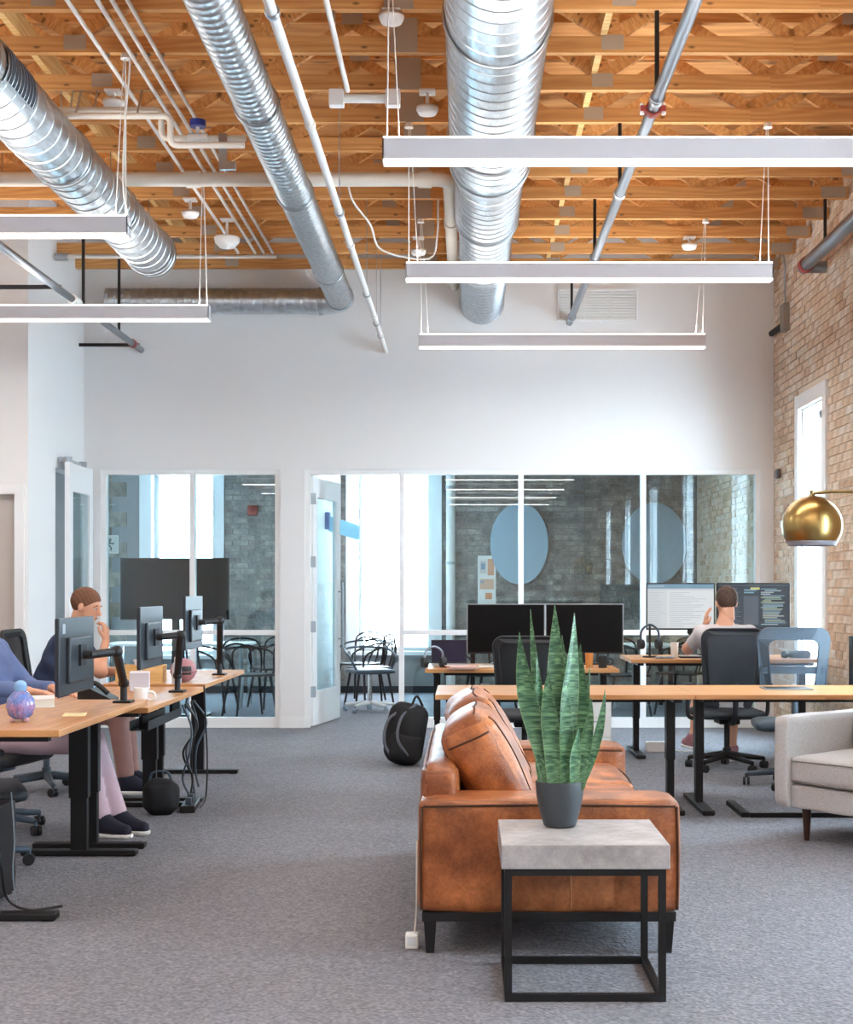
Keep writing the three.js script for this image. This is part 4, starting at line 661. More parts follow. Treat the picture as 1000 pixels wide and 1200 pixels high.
{
  const t = thing('meeting_table', 'long white meeting table behind the glass in the brick room', 'table', [1.2, 0, -16.35]); part('table_top', bx(2.4, 0.03, 0.95, 0, 0.725, 0, 0.006), M.white, t); for (const sx of [-1, 1]) for (const sz of [-1, 1]) part('leg', bx(0.05, 0.712, 0.05, sx * 1.12, 0.356, sz * 0.4), M.blackMetal, t);
  const p = thing('wall_pipe', 'pale vertical pipe on the brick wall beside the bright window', 'pipe', [-0.2, 0, -(DREAR - 0.075)]); part('pipe_run', cyl(0.06, 0.06, conf.ceil, 0, 0, 0, 20), M.whitePaint, p); for (const y of [0.6, 1.7, 2.7]) part('pipe_clamp', [cyl(0.066, 0.066, 0.04, 0, y, 0, 20), bx(0.03, 0.03, 0.06, 0, y + 0.02, -0.06)], M.steel, p);
}
{ // display on a stand
  const g = thing('display_screen', 'big black flat display on a stand behind the glass screen', 'display', [-3.11, 0, -15.05]);
  part('screen_panel', bx(1.16, 0.66, 0.05, 0, 1.38, 0, 0.006), M.bezel, g); part('screen_glass', bx(1.12, 0.62, 0.004, 0, 1.385, 0.027), M.screenDark, g);
  part('stand_post', bx(0.08, 1.2, 0.06, 0, 0.63, -0.055), M.blackMetal, g); part('stand_foot', [bx(0.7, 0.03, 0.08, 0, 0.018, -0.05), bx(0.08, 0.03, 0.5, -0.3, 0.018, -0.05), bx(0.08, 0.03, 0.5, 0.3, 0.018, -0.05)], M.blackMetal, g);
  const t = thing('meeting_table', 'white meeting table behind the glass beside the black chairs', 'table', [-3.4, 0, -16.75]); part('table_top', bx(1.7, 0.03, 0.8, 0, 0.725, 0, 0.006), M.white, t); for (const sx of [-1, 1]) for (const sz of [-1, 1]) part('leg', bx(0.05, 0.712, 0.05, sx * 0.78, 0.356, sz * 0.34), M.silver, t);
}
{ // oval wall panels and wall pictures in the meeting rooms
  const oval = (label, x, y, w, h) => { const s = new THREE.Shape(); s.absellipse(0, 0, w / 2, h / 2, 0, Math.PI * 2); const q = new THREE.ExtrudeGeometry(s, { depth: 0.03, bevelEnabled: true, bevelSize: 0.006, bevelThickness: 0.006, curveSegments: 48 }); const g = thing('wall_panel', label, 'panel', [x, y, -(DREAR - 0.012)]); part('panel_face', q, M.panelBlue, g); part('panel_mount', bx(0.3, 0.3, 0.012, 0, 0, -0.008), M.charcoal, g); return g; };
  oval('pale blue oval panel on the brick wall left of the tall plant leaves', 0.71, 1.98, 0.76, 1.07); oval('pale blue oval panel on the brick wall above the bright monitor', 2.5, 1.98, 0.84, 1.07);
  const fig = canvasTex(128, 256, (c, w, h) => { c.fillStyle = '#f1ece6'; c.fillRect(0, 0, w, h); c.fillStyle = '#e2a684'; c.fillRect(70, 10, 50, 90); c.fillStyle = '#d9d3cc'; c.fillRect(10, 20, 52, 70); c.fillStyle = '#8aa2c4'; c.fillRect(20, 34, 30, 34); c.fillStyle = '#e0b49a'; c.fillRect(10, 120, 108, 56); c.fillStyle = '#8da6bf'; c.fillRect(14, 128, 26, 14); c.fillStyle = '#f1ece6'; c.fillRect(44, 186, 70, 60); c.fillStyle = '#d9905f'; c.fillRect(54, 196, 50, 34); });
  const p = thing('poster', 'tall framed print with orange and blue patches beside the oval panel', 'poster', [0.28, 1.49, -(DREAR - 0.012)]); part('poster_frame', bx(0.24, 0.66, 0.02, 0, 0, 0), M.white, p); { const q = new THREE.PlaneGeometry(0.22, 0.62); q.translate(0, 0, 0.0115); part('poster_print', q, std({ map: fig, roughness: 0.6 }), p); }
  const run = canvasTex(96, 96, (c) => { c.fillStyle = '#cfcac4'; c.fillRect(0, 0, 96, 96); c.strokeStyle = '#3a3f44'; c.lineWidth = 6; c.lineCap = 'round'; c.beginPath(); c.arc(52, 22, 6, 0, 7); c.stroke(); c.beginPath(); c.moveTo(50, 32); c.lineTo(46, 54); c.lineTo(60, 68); c.lineTo(58, 82); c.moveTo(46, 54); c.lineTo(34, 68); c.lineTo(20, 66); c.moveTo(50, 36); c.lineTo(66, 46); c.lineTo(74, 40); c.moveTo(48, 38); c.lineTo(34, 44); c.stroke(); });
  const s = thing('wall_sign', 'small square sign with a dark figure on the grey block wall', 'sign', [-4.73, 1.97, -(DREAR - 0.016)]); part('sign_board', bx(0.24, 0.24, 0.014, 0, 0, 0), M.whitePaint, s); { const q = new THREE.PlaneGeometry(0.22, 0.22); q.translate(0, 0, 0.008); part('sign_print', q, std({ map: run, roughness: 0.7 }), s); }
  const f = thing('door_sign', 'light blue projecting sign behind the glazed door', 'sign', [-1.66, 2.12, -16.6], -0.35); part('sign_arm', bx(0.06, 0.2, 0.05, 0.03, 0.06, 0), M.navyBlue, f); part('sign_board', plate([[0.05, 0.12], [0.44, 0.0], [0.44, -0.17], [0.05, -0.06]], 0.02), M.cyan, f);
  const r = thing('fire_alarm', 'small red alarm box on the masonry wall behind glass', 'alarm', [-2.83, 2.42, -(DREAR - 0.012)]); part('alarm_body', bx(0.13, 0.13, 0.05, 0, 0, 0.012, 0.01), M.red, r); part('alarm_horn', rod(V(0, 0, 0.03), V(0, 0, 0.05), 0.04, 16), M.red, r);
}
{ // backpack leaning on the desk leg
  const g = thing('backpack', 'black backpack leaning on the carpet behind the sofa', 'backpack', [-0.47, 0, -11.05], 0.25);
  const q = pillow(0.3, 0.46, 0.17, 0.075, [0.01, 0.02, 0.035], 14, 0.004, 5); q.rotateX(-0.28); q.rotateZ(-0.25); q.translate(0, 0.245, 0); part('bag_body', boxUV(q), M.backpack, g);
  const f = pillow(0.24, 0.2, 0.07, 0.03, [0.01, 0.01, 0.02], 10, 0.003, 6); f.rotateX(-0.28); f.rotateZ(-0.25); f.translate(-0.03, 0.15, 0.12); part('front_pocket', boxUV(f), M.backpack, g);
  part('shoulder_strap', [tube([V(-0.14, 0.08, 0.13), V(-0.2, 0.2, 0.14), V(-0.15, 0.36, 0.06), V(0.02, 0.46, -0.02)], 0.012, 30, 8), tube([V(-0.02, 0.09, 0.17), V(-0.1, 0.22, 0.17), V(-0.05, 0.38, 0.08), V(0.09, 0.47, -0.02)], 0.012, 30, 8)], M.backpackTrim, g);
  part('top_handle', tube([V(0.05, 0.45, -0.03), V(0.1, 0.53, -0.06), V(0.15, 0.45, -0.06)], 0.01, 20, 8), M.backpack, g);
}
// ---------------------------------------------------------------- things on the desks
function screenTexture(kind) {
  return canvasTex(512, 340, (c, w, h) => {
    const R = rngOf(kind === 'code' ? 3 : 4);
    if (kind === 'code') {
      c.fillStyle = '#3c4650'; c.fillRect(0, 0, w, h); c.fillStyle = '#55616c'; c.fillRect(0, 0, w, 14); c.fillStyle = '#2f3840'; c.fillRect(0, 14, 80, h); c.fillStyle = '#5b6470'; c.fillRect(186, 92, 108, 220); c.fillStyle = '#d9d47a'; c.fillRect(236, 26, 66, 16); c.fillStyle = '#7fb0c2'; c.fillRect(190, 40, 90, 10); c.fillRect(190, 60, 70, 10);
      for (let i = 0; i < 22; i++) { c.fillStyle = ['#a8c6cf', '#8fb5a6', '#c3ccd2', '#7fa3b8', '#b9c4ab'][Math.floor(R() * 5)]; c.fillRect(310 + Math.floor(R() * 3) * 14, 34 + i * 13, 60 + R() * 120, 7); }
      for (let i = 0; i < 16; i++) { c.fillStyle = '#6d7a86'; c.fillRect(10, 30 + i * 18, 30 + R() * 34, 6); c.fillRect(92, 30 + i * 18, 30 + R() * 50, 6); }
    } else {
      c.fillStyle = '#f2f6f8'; c.fillRect(0, 0, w, h); c.fillStyle = '#7fa6bd'; c.fillRect(0, 0, w, 34); c.fillStyle = '#a9c3d2'; c.fillRect(10, 8, 120, 16); c.fillStyle = '#dde6ec'; c.fillRect(0, 34, w, 16); c.fillStyle = '#e8edf0'; c.fillRect(0, 50, 150, h);
      for (let i = 0; i < 17; i++) { c.fillStyle = '#ccd6de'; c.fillRect(14, 64 + i * 16, 60 + R() * 60, 4); c.fillStyle = '#c5cfd8'; c.fillRect(170, 64 + i * 16, 90 + R() * 200, 4); }
    }
  });
}
function monitor(label, pos, turn, w, h, o = {}) {   // pos = point on the desk; the screen faces local +z; y0 = lower edge above the desk
  const g = thing('monitor', label, 'monitor', pos, turn), y0 = o.y0 ?? 0.12, cy = y0 + h / 2;
  part('casing', [bx(w, h, 0.022, 0, cy, 0, 0.006), bx(w * 0.62, h * 0.6, 0.025, 0, cy - 0.02, -0.018, 0.01)], o.back ?? M.bezel, g);
  if (o.picture) { const q = new THREE.PlaneGeometry(w - 0.02, h - 0.025); q.translate(0, cy + 0.002, 0.0118); part('screen', q, std({ color: 0x101214, roughness: 0.3, emissive: 0xffffff, emissiveMap: o.picture, emissiveIntensity: o.glow ?? 0.36 }), g); }
  else part('screen', bx(w - 0.02, h - 0.025, 0.002, 0, cy + 0.002, 0.0112), M.screenDark, g);
  if (o.rim) part('rim', [bx(w + 0.004, 0.006, 0.024, 0, cy + h / 2, 0), bx(0.006, h, 0.024, -w / 2, cy, 0), bx(0.006, h, 0.024, w / 2, cy, 0)], o.rim, g);
  if (o.arm) {   // arm: clamp point and elbow in local coordinates
    const [ax, az, ey] = o.arm, clamp = V(ax, 0, az), post = V(ax, o.post ?? 0.16, az), head = V(0, cy, -0.07), el = o.elbow ?? V((ax + 0) / 2 + (o.bow ?? 0), ey, (az - 0.07) / 2 - 0.02);
    const a = part('monitor_arm', [rod(clamp, post, 0.018, 14), rod(post, el, 0.022, 12), rod(el, head, 0.02, 12), sph(0.03, el.x, el.y, el.z), sph(0.028, post.x, post.y, post.z)], M.darkPlastic, g);
    part('mount_plate', [bx(0.1, 0.1, 0.012, 0, cy, -0.036), rod(V(0, cy, -0.03), V(0, cy, -0.075), 0.02, 12)], M.darkPlastic, a);
    part('desk_clamp', [bx(0.1, 0.012, 0.09, ax, 0.006, az, 0.003)], M.darkPlastic, a);
    if (o.badge) part('badge', [bx(0.045, 0.045, 0.001, w * 0.38, cy + h * 0.36, -0.0118)], M.silver, g);
  } else { part('stand', [bx(0.05, y0 + 0.1, 0.02, 0, (y0 + 0.1) / 2, -0.036), bx(0.24, 0.012, 0.18, 0, 0.006, -0.02, 0.004)], M.darkPlastic, g); }
  return g;
}
// desk with the two big dark monitors
monitor('wide dark monitor beside the open laptop', [0.34, 0.74, -11.93], 0, 0.655, 0.42, { y0: 0.09, rim: M.silver }); monitor('wide dark monitor behind the snake plant leaves', [1.005, 0.74, -11.93], 0, 0.655, 0.42, { y0: 0.09, rim: M.silver });
// raised desk
monitor('bright monitor showing a white document beside the person in white', [1.83, 0.81, -12.0], 0.05, 0.59, 0.40, { y0: 0.22, picture: screenTexture('page'), arm: [0.22, -0.1, 0.2], post: 0.26 }); monitor('monitor showing dark program code above the grey chair', [2.45, 0.81, -12.0], -0.05, 0.62, 0.40, { y0: 0.22, picture: screenTexture('code'), glow: 0.42, arm: [-0.2, -0.1, 0.2], post: 0.2 });
// left row: screens turned to the people, backs toward the aisle
const armM = (label, d, deskY, y0, ax, badge) => monitor(label, [-1.865, deskY, -d], -Math.PI / 2, 0.6, 0.36, { y0, back: M.monitorBack, arm: [ax, -0.12, 0.16], post: 0.1, elbow: V(ax * 0.25, y0 + 0.19, -0.17), badge });
armM('dark monitor seen from behind beside the blue jar', 6.72, 0.80, 0.085, -0.46, true); armM('dark monitor seen from behind next to the white mug', 8.32, 0.755, 0.16, -0.2); armM('dark monitor seen from behind beside the rose ball', 9.62, 0.77, 0.2, -0.36);
{ // laptop
  const g = thing('laptop', 'open laptop with a dark purple screen beside the big dark monitors', 'laptop', [-0.13, 0.74, -11.72], 0.08);
  part('keyboard_base', bx(0.3, 0.016, 0.21, 0, 0.008, 0, 0.004), M.silver, g); const lid = part('lid', bx(0.3, 0.2, 0.008, 0, 0.1, 0, 0.003), M.bezel, g); lid.position.set(0, 0.014, -0.1); lid.rotation.x = -0.2;
  part('screen', bx(0.28, 0.18, 0.002, 0, 0.102, 0.005), phys({ color: 0x1c1630, roughness: 0.35, specularIntensity: 0.4 }), lid);
}
function keyboard(label, x, y, d, turn, mat) { const g = thing('keyboard', label, 'keyboard', [x, y, -d], turn); part('keyboard_body', bx(0.43, 0.014, 0.13, 0, 0.007, 0, 0.004), mat ?? M.white, g); for (let r = 0; r < 4; r++) part('key_row', bx(0.4, 0.005, 0.022, 0, 0.0165, -0.045 + r * 0.03, 0.001), M.silver, g); return g; }
keyboard('white keyboard in front of the two dark monitors', 0.32, 0.74, 11.52, 0.05); keyboard('dark keyboard on the raised desk', 1.98, 0.81, 11.62, 0, M.charcoal);
{
  const b = thing('paper_stack', 'loose stack of white and rose papers on the desk beside the laptop', 'papers', [-0.03, 0.74, -11.32], 0.1); for (let i = 0; i < 5; i++) { const p = part('sheet', bx(0.22, 0.004, 0.3, (i % 2) * 0.02 - 0.01, 0.002 + i * 0.004, (i % 3) * 0.015), i % 2 ? M.paper : std({ color: 0xd9b3a8, roughness: 0.9 }), b); p.rotation.y = (i - 2) * 0.06; }
  const h = thing('headphones', 'silver headphones lying on the desk corner beside the laptop', 'headphones', [-0.26, 0.74, -11.45], 0.4); part('headband', tube([V(-0.08, 0.05, 0), V(-0.07, 0.13, 0), V(0, 0.17, 0), V(0.07, 0.13, 0), V(0.08, 0.05, 0)], 0.009, 30, 8), M.slatePale, h); for (const s of [-1, 1]) part('ear_cup', rod(V(s * 0.06, 0.042, 0), V(s * 0.1, 0.042, 0), 0.042, 20), M.charcoal, h);
  const bk = thing('book', 'flat grey book lying before the dark monitor', 'book', [0.72, 0.74, -11.35], -0.1); part('cover', [bx(0.2, 0.003, 0.26, 0, 0.0015, 0), bx(0.2, 0.003, 0.26, 0, 0.0285, 0), bx(0.003, 0.03, 0.26, -0.0985, 0.015, 0)], M.slatePale, bk); part('pages', bx(0.19, 0.024, 0.25, 0.002, 0.015, 0), M.paper, bk);
  const cup = (label, x, y, d, r, hh, mat) => { const g = thing('cup', label, 'cup', [x, y, -d]); part('cup_body', lathe([[0.001, 0], [r * 0.8, 0], [r, hh], [r - 0.004, hh], [r * 0.76, 0.006], [0.001, 0.006]], 24), mat, g); return g; };
  cup('orange brown paper cup on the desk right of the plant', 1.0, 0.74, 11.4, 0.034, 0.12, M.orangeCup); const mg = cup('dark mug on the desk right of the plant', 1.11, 0.74, 11.4, 0.042, 0.095, M.charcoal); part('mug_handle', new THREE.TorusGeometry(0.026, 0.006, 8, 20).translate(0.056, 0.05, 0), M.charcoal, mg);
  cup('white cup on the raised desk beside the headset', 1.72, 0.81, 11.6, 0.035, 0.13, M.white);
  const hs = thing('headset', 'grey headset on a stand on the raised desk', 'headset', [1.53, 0.81, -11.7], 0.3); part('stand', [cyl(0.06, 0.06, 0.012, 0, 0, 0, 20), cyl(0.009, 0.009, 0.25, 0, 0.012, 0, 10)], M.charcoal, hs); part('headband', tube([V(-0.08, 0.12, 0), V(-0.075, 0.22, 0), V(0, 0.272, 0), V(0.075, 0.22, 0), V(0.08, 0.12, 0)], 0.01, 30, 8), M.slateDark, hs); for (const s of [-1, 1]) part('ear_cup', rod(V(s * 0.06, 0.11, 0), V(s * 0.1, 0.11, 0), 0.04, 20), M.charcoal, hs);
  single('coiled_cable', tube([...Array(26)].map((_, i) => V(1.6 + Math.cos(i * 0.9) * 0.06 + i * 0.002, 0.816 + (i % 3) * 0.004, -11.48 + Math.sin(i * 0.9) * 0.05)), 0.005, 160, 6), M.slatePale, 'coiled grey cable on the raised desk', 'cable');
  const tb = thing('tablet', 'closed thin tablet lying on the desk behind the armchair', 'tablet', [2.05, 0.74, -9.0]); part('tablet_body', bx(0.3, 0.008, 0.21, 0, 0.004, 0, 0.003), M.slatePale, tb); part('tablet_face', bx(0.28, 0.001, 0.19, 0, 0.0086, 0), M.screenDark, tb);
  const ms = thing('computer_mouse', 'dark computer mouse on the raised desk', 'mouse', [2.62, 0.81, -11.55]); part('mouse_body', sph(0.034, 0, 0.0, 0, 1, 0.9, 1.7), M.charcoal, ms); part('wheel', rod(V(-0.005, 0.03, 0.03), V(0.005, 0.03, 0.03), 0.008, 10), M.silver, ms); ms.position.y = 0.81 + 0.031;
  const cs = thing('glasses_case', 'slate coloured case lying on the raised desk', 'case', [2.75, 0.81, -11.6]); part('case_body', pillow(0.18, 0.06, 0.08, 0.025, [0, 0.004, 0], 8).translate(0, 0.03, 0), M.slate, cs); part('case_seam', bx(0.182, 0.003, 0.082, 0, 0.032, 0), M.slateDark, cs);
  // left row
  const jar = thing('glass_jar', 'round blue and purple glass jar with a pale cap', 'jar', [-1.945, 0.80, -6.15]);
  const marble = tex(256, 0.3, (u, v) => mixc([86, 120, 190], [164, 130, 176], Math.min(1, Math.max(0, (n8(u, v) * 0.6 + n16(u, v) * 0.5 - 0.25) * 1.6))).map((q) => q + (n64(u, v) - 0.5) * 40));
  const jarM = phys({ map: marble, roughness: 0.15, clearcoat: 0.6 });
  part('jar_body', (() => { const q = lathe([[0.001, 0.012], [0.03, 0.012], [0.052, 0.03], [0.062, 0.065], [0.056, 0.1], [0.036, 0.125], [0.022, 0.135]], 36); const u = q.attributes.uv; for (let i = 0; i < u.count; i++) u.setXY(i, u.getX(i) * 0.4, u.getY(i) * 0.15); return q; })(), jarM, jar);
  part('cap', [cyl(0.024, 0.028, 0.025, 0, 0.132, 0, 20), sph(0.026, 0, 0.16, 0, 1, 0.8, 1)], std({ color: 0x86b6e4, roughness: 0.25 }), jar); for (const a of [0.5, 2.6, 4.7]) part('foot', sph(0.011, Math.cos(a) * 0.036, 0.0105, Math.sin(a) * 0.036), std({ color: 0xc9a4b4, roughness: 0.4 }), jar);
  const nb = thing('book', 'thick white book lying on the desk by the blue jar', 'book', [-2.15, 0.80, -7.0], 0.3); part('cover', [bx(0.2, 0.004, 0.27, 0, 0.002, 0), bx(0.2, 0.004, 0.27, 0, 0.038, 0), bx(0.004, 0.04, 0.27, -0.098, 0.02, 0)], M.white, nb); part('pages', bx(0.192, 0.032, 0.26, 0.002, 0.02, 0), M.paper, nb);
  const nt = thing('paper_note', 'small pale yellow paper on the desk under the dark monitor', 'paper', [-1.80, 0.80, -6.48], 0.2); part('sheet', bx(0.1, 0.003, 0.16, 0, 0.0015, 0), std({ color: 0xf2e2b0, roughness: 0.9 }), nt);
  const wm = cup('white mug beside the clamp of a monitor arm', -1.76, 0.755, 7.62, 0.04, 0.09, M.white); part('mug_handle', new THREE.TorusGeometry(0.024, 0.006, 8, 20).translate(0.055, 0.045, 0), M.white, wm);
  const ball = thing('ball', 'dusty rose ball with a dark patch on the desk', 'ball', [-1.845, 0.77, -9.2]); part('ball_shell', (() => { const q = sph(0.085, 0, 0.078, 0, 1, 0.92, 1, 28); return q; })(), std({ color: 0xa7757a, roughness: 0.5 }), ball); part('ball_patch', (() => { const q = new THREE.SphereGeometry(0.0865, 16, 10, 0, 1.0, 1.2, 0.7); q.scale(1, 0.92, 1); q.rotateY(1.4); q.translate(0, 0.078, 0); return q; })(), M.charcoal, ball); part('ball_rim', new THREE.TorusGeometry(0.086, 0.004, 8, 40).rotateX(Math.PI / 2).translate(0, 0.07, 0), std({ color: 0x8b5c63, roughness: 0.6 }), ball);
  const box = thing('desk_box', 'light wooden crate with an open top on the left desks', 'box', [-2.12, 0.77, -9.2], 0.1); for (const s of [-1, 1]) { part('side_board', bx(0.3, 0.11, 0.014, 0, 0.055, s * 0.11), M.paleWood, box); part('end_board', bx(0.014, 0.11, 0.206, s * 0.143, 0.055, 0), M.paleWood, box); } part('bottom_board', bx(0.27, 0.012, 0.206, 0, 0.007, 0), M.paleWood, box);
  const ph = thing('desk_phone', 'black desk phone with a small blue screen', 'phone', [-2.0, 0.755, -7.66], Math.PI / 2); part('phone_body', plate([[-0.09, 0], [0.09, 0], [0.09, 0.03], [-0.09, 0.12]], 0.17).rotateY(-Math.PI / 2), M.black, ph); part('phone_screen', bx(0.1, 0.002, 0.05, 0, 0, 0).rotateX(0.46).translate(0, 0.102, -0.04), std({ color: 0x6f9fc8, roughness: 0.3 }), ph); part('handset', [tube([V(-0.06, 0.1, -0.06), V(-0.065, 0.115, 0), V(-0.06, 0.06, 0.07)], 0.014, 20, 8)], M.darkPlastic, ph);
  const bt = thing('water_bottle', 'clear small bottle with a white lid on the left desk', 'bottle', [-1.86, 0.77, -9.06]); part('bottle_body', lathe([[0.001, 0.001], [0.03, 0], [0.032, 0.1], [0.024, 0.13], [0.014, 0.145], [0.001, 0.146]], 24), std({ color: 0xbfcbd6, roughness: 0.15 }), bt); part('lid', cyl(0.016, 0.016, 0.025, 0, 0.146, 0, 18), M.white, bt);
  const tis = thing('tissue_box', 'white tissue box behind the dark arms on the left desks', 'box', [-2.02, 0.755, -8.72], 0.2); part('box_body', bx(0.12, 0.11, 0.23, 0, 0.055, 0, 0.004), std({ color: 0xd8d4dc, roughness: 0.8 }), tis); part('tissue', (() => { const q = new THREE.ConeGeometry(0.035, 0.08, 9, 3); const p = q.attributes.position; for (let i = 0; i < p.count; i++) p.setX(i, p.getX(i) + Math.sin(p.getY(i) * 60) * 0.008); q.rotateX(Math.PI); q.translate(0, 0.145, 0); q.computeVertexNormals(); return q; })(), M.white, tis);
  single('cable', tube([W(-1.655, 0.765, 8.9), W(-1.65, 0.6, 8.91), W(-1.64, 0.3, 8.93), W(-1.65, 0.06, 8.93), W(-1.66, 0.012, 8.8)], 0.005, 40, 6), M.black, 'thin black cable hanging from the desk edge by the tissue box', 'cable');
}
// computers, bags and cables under the left desks
{
  const pc = thing('computer_tower', 'black computer tower under the desk with the blue jar', 'computer', [-2.09, 0.04, -6.12]); part('case_body', bx(0.17, 0.4, 0.3, 0, 0.2, 0, 0.006), M.black, pc); part('front_panel', bx(0.15, 0.36, 0.006, 0, 0.2, 0.152), M.charcoal, pc); part('stand_foot', [bx(0.16, 0.012, 0.03, 0, -0.002, 0.1), bx(0.16, 0.012, 0.03, 0, -0.002, -0.1)], M.castor, pc); for (let i = 0; i < 4; i++) part('vent_slot', bx(0.11, 0.005, 0.002, 0, 0.3 + i * 0.015, 0.156), M.castor, pc);
  single('cable', tube([W(-1.995, 0.35, 6.0), W(-1.97, 0.2, 5.97), W(-1.95, 0.06, 5.99), W(-1.86, 0.012, 6.0), W(-1.74, 0.012, 6.07)], 0.006, 40, 6), M.black, 'black cable trailing from the computer tower onto the carpet', 'cable');
  single('cable', tube([W(-1.97, 0.5, 6.1), W(-1.95, 0.3, 6.08), W(-1.95, 0.16, 6.06), W(-1.93, 0.012, 6.05)], 0.003, 30, 6), M.slatePale, 'thin pale cable beside the computer tower', 'cable');
  const R = rngOf(77), cx = -1.73, ds = [8.74, 8.83, 8.9, 9.02, 9.1];
  ds.forEach((d, i) => single('cable', tube([W(-1.76, 0.66, d), W(cx + R() * 0.06, 0.52, d + R() * 0.05), W(cx + (R() - 0.5) * 0.1, 0.36, d - R() * 0.06), W(cx + (R() - 0.5) * 0.1, 0.2, d + R() * 0.06), W(cx + (R() - 0.5) * 0.03, 0.1, d)], 0.007, 40, 6), i % 2 ? M.black : M.slateDark, 'dark cable hanging in the tangle under the left desks', 'cable', 'tangled cables under the left desks'));
  const ps = thing('power_strip', 'black power strip with plugs on the carpet below the hanging cables', 'power strip', [-1.73, 0, -8.85], 0.1); part('strip_body', bx(0.09, 0.045, 0.4, 0, 0.0225, 0, 0.008), M.black, ps); for (let i = 0; i < 4; i++) part('plug', [bx(0.035, 0.045, 0.045, 0, 0.066, -0.13 + i * 0.085, 0.006)], i % 2 ? M.slateDark : M.charcoal, ps);
  const bag = thing('pouch_bag', 'small black cable bag on the carpet against the desk leg', 'bag', [-1.87, 0, -8.62], 0.2); bag.scale.set(0.85, 0.68, 0.85); const q = pillow(0.24, 0.3, 0.2, 0.08, [0.01, 0.02, 0.02], 12, 0.008, 8); q.translate(0, 0.157, 0); part('bag_body', boxUV(q), M.backpack, bag); part('bag_handle', tube([V(-0.08, 0.29, 0), V(-0.05, 0.38, 0.02), V(0.05, 0.38, 0.02), V(0.08, 0.29, 0)], 0.009, 30, 8), M.slate, bag);
  const tr = thing('cable_tray', 'black cable tray slung under the left desk edge', 'tray', [-1.80, 0, -8.2]); part('tray_floor', bx(0.1, 0.004, 0.9, 0, 0.6, 0), M.blackMetal, tr); part('tray_side', [bx(0.004, 0.05, 0.9, -0.05, 0.625, 0), bx(0.004, 0.05, 0.9, 0.05, 0.625, 0)], M.blackMetal, tr); for (const z of [0.4, -0.4]) part('tray_hook', bx(0.02, 0.125, 0.004, 0, 0.664, z), M.blackMetal, tr);
  const sub = thing('power_block', 'white power block beside the foot of the raised desk', 'power block', [1.62, 0, -11.9]); part('block_body', bx(0.2, 0.09, 0.1, 0, 0.045, 0, 0.012), M.whitePaint, sub); part('cord', tube([V(0.1, 0.04, 0), V(0.2, 0.012, 0.05), V(0.4, 0.01, 0.02)], 0.006, 24, 6), M.whitePaint, sub);
  const ped = thing('drawer_unit', 'white pedestal drawer unit under the desk behind the sofa', 'cabinet', [1.02, 0, -11.5]); part('body', bx(0.3, 0.5, 0.4, 0, 0.26, 0, 0.006), M.whitePaint, ped); for (let i = 0; i < 3; i++) { const dr = part('drawer', bx(0.29, 0.15, 0.012, 0, 0.105 + i * 0.16, 0.205, 0.003), M.white, ped); part('handle', bx(0.1, 0.01, 0.012, 0, 0.155 + i * 0.16, 0.215), M.silver, dr); } part('plinth', bx(0.28, 0.012, 0.38, 0, 0.005, 0), M.charcoal, ped);
}
// ---------------------------------------------------------------- people
function surfaceNets(sdf, lo, hi, cell) {
  const nx = Math.ceil((hi.x - lo.x) / cell) + 1, ny = Math.ceil((hi.y - lo.y) / cell) + 1, nz = Math.ceil((hi.z - lo.z) / cell) + 1, f = new Float32Array(nx * ny * nz), at = (i, j, k) => (k * ny + j) * nx + i;
  for (let k = 0; k < nz; k++) for (let j = 0; j < ny; j++) for (let i = 0; i < nx; i++) f[at(i, j, k)] = sdf(lo.x + i * cell, lo.y + j * cell, lo.z + k * cell);
  const id = new Int32Array(nx * ny * nz).fill(-1), pos = [], idx = [];
  for (let k = 0; k < nz - 1; k++) for (let j = 0; j < ny - 1; j++) for (let i = 0; i < nx - 1; i++) {
    let n = 0, sx = 0, sy = 0, sz = 0; const c = [];
    for (let q = 0; q < 8; q++) c.push(f[at(i + (q & 1), j + (q >> 1 & 1), k + (q >> 2))]);
    for (const [a, b] of [[0, 1], [2, 3], [4, 5], [6, 7], [0, 2], [1, 3], [4, 6], [5, 7], [0, 4], [1, 5], [2, 6], [3, 7]]) if ((c[a] < 0) !== (c[b] < 0)) { const t = c[a] / (c[a] - c[b]); sx += (a & 1) + t * ((b & 1) - (a & 1)); sy += (a >> 1 & 1) + t * ((b >> 1 & 1) - (a >> 1 & 1)); sz += (a >> 2) + t * ((b >> 2) - (a >> 2)); n++; }
    if (n) { id[at(i, j, k)] = pos.length / 3; pos.push(lo.x + (i + sx / n) * cell, lo.y + (j + sy / n) * cell, lo.z + (k + sz / n) * cell); }
  }
  const quad = (a, b, c, d, flip) => { if (a < 0 || b < 0 || c < 0 || d < 0) return; if (flip) idx.push(a, c, b, a, d, c); else idx.push(a, b, c, a, c, d); };
  for (let k = 1; k < nz - 1; k++) for (let j = 1; j < ny - 1; j++) for (let i = 1; i < nx - 1; i++) {
    const v = f[at(i, j, k)] < 0;
    if (v !== f[at(i + 1, j, k)] < 0) quad(id[at(i, j - 1, k - 1)], id[at(i, j, k - 1)], id[at(i, j, k)], id[at(i, j - 1, k)], !v);
    if (v !== f[at(i, j + 1, k)] < 0) quad(id[at(i - 1, j, k - 1)], id[at(i, j, k - 1)], id[at(i, j, k)], id[at(i - 1, j, k)], v);
    if (v !== f[at(i, j, k + 1)] < 0) quad(id[at(i - 1, j - 1, k)], id[at(i, j - 1, k)], id[at(i, j, k)], id[at(i - 1, j, k)], !v);
  }
  const g = new THREE.BufferGeometry(); g.setAttribute('position', new THREE.Float32BufferAttribute(pos, 3)); g.setIndex(idx); g.computeVertexNormals(); return boxUV(g);
}
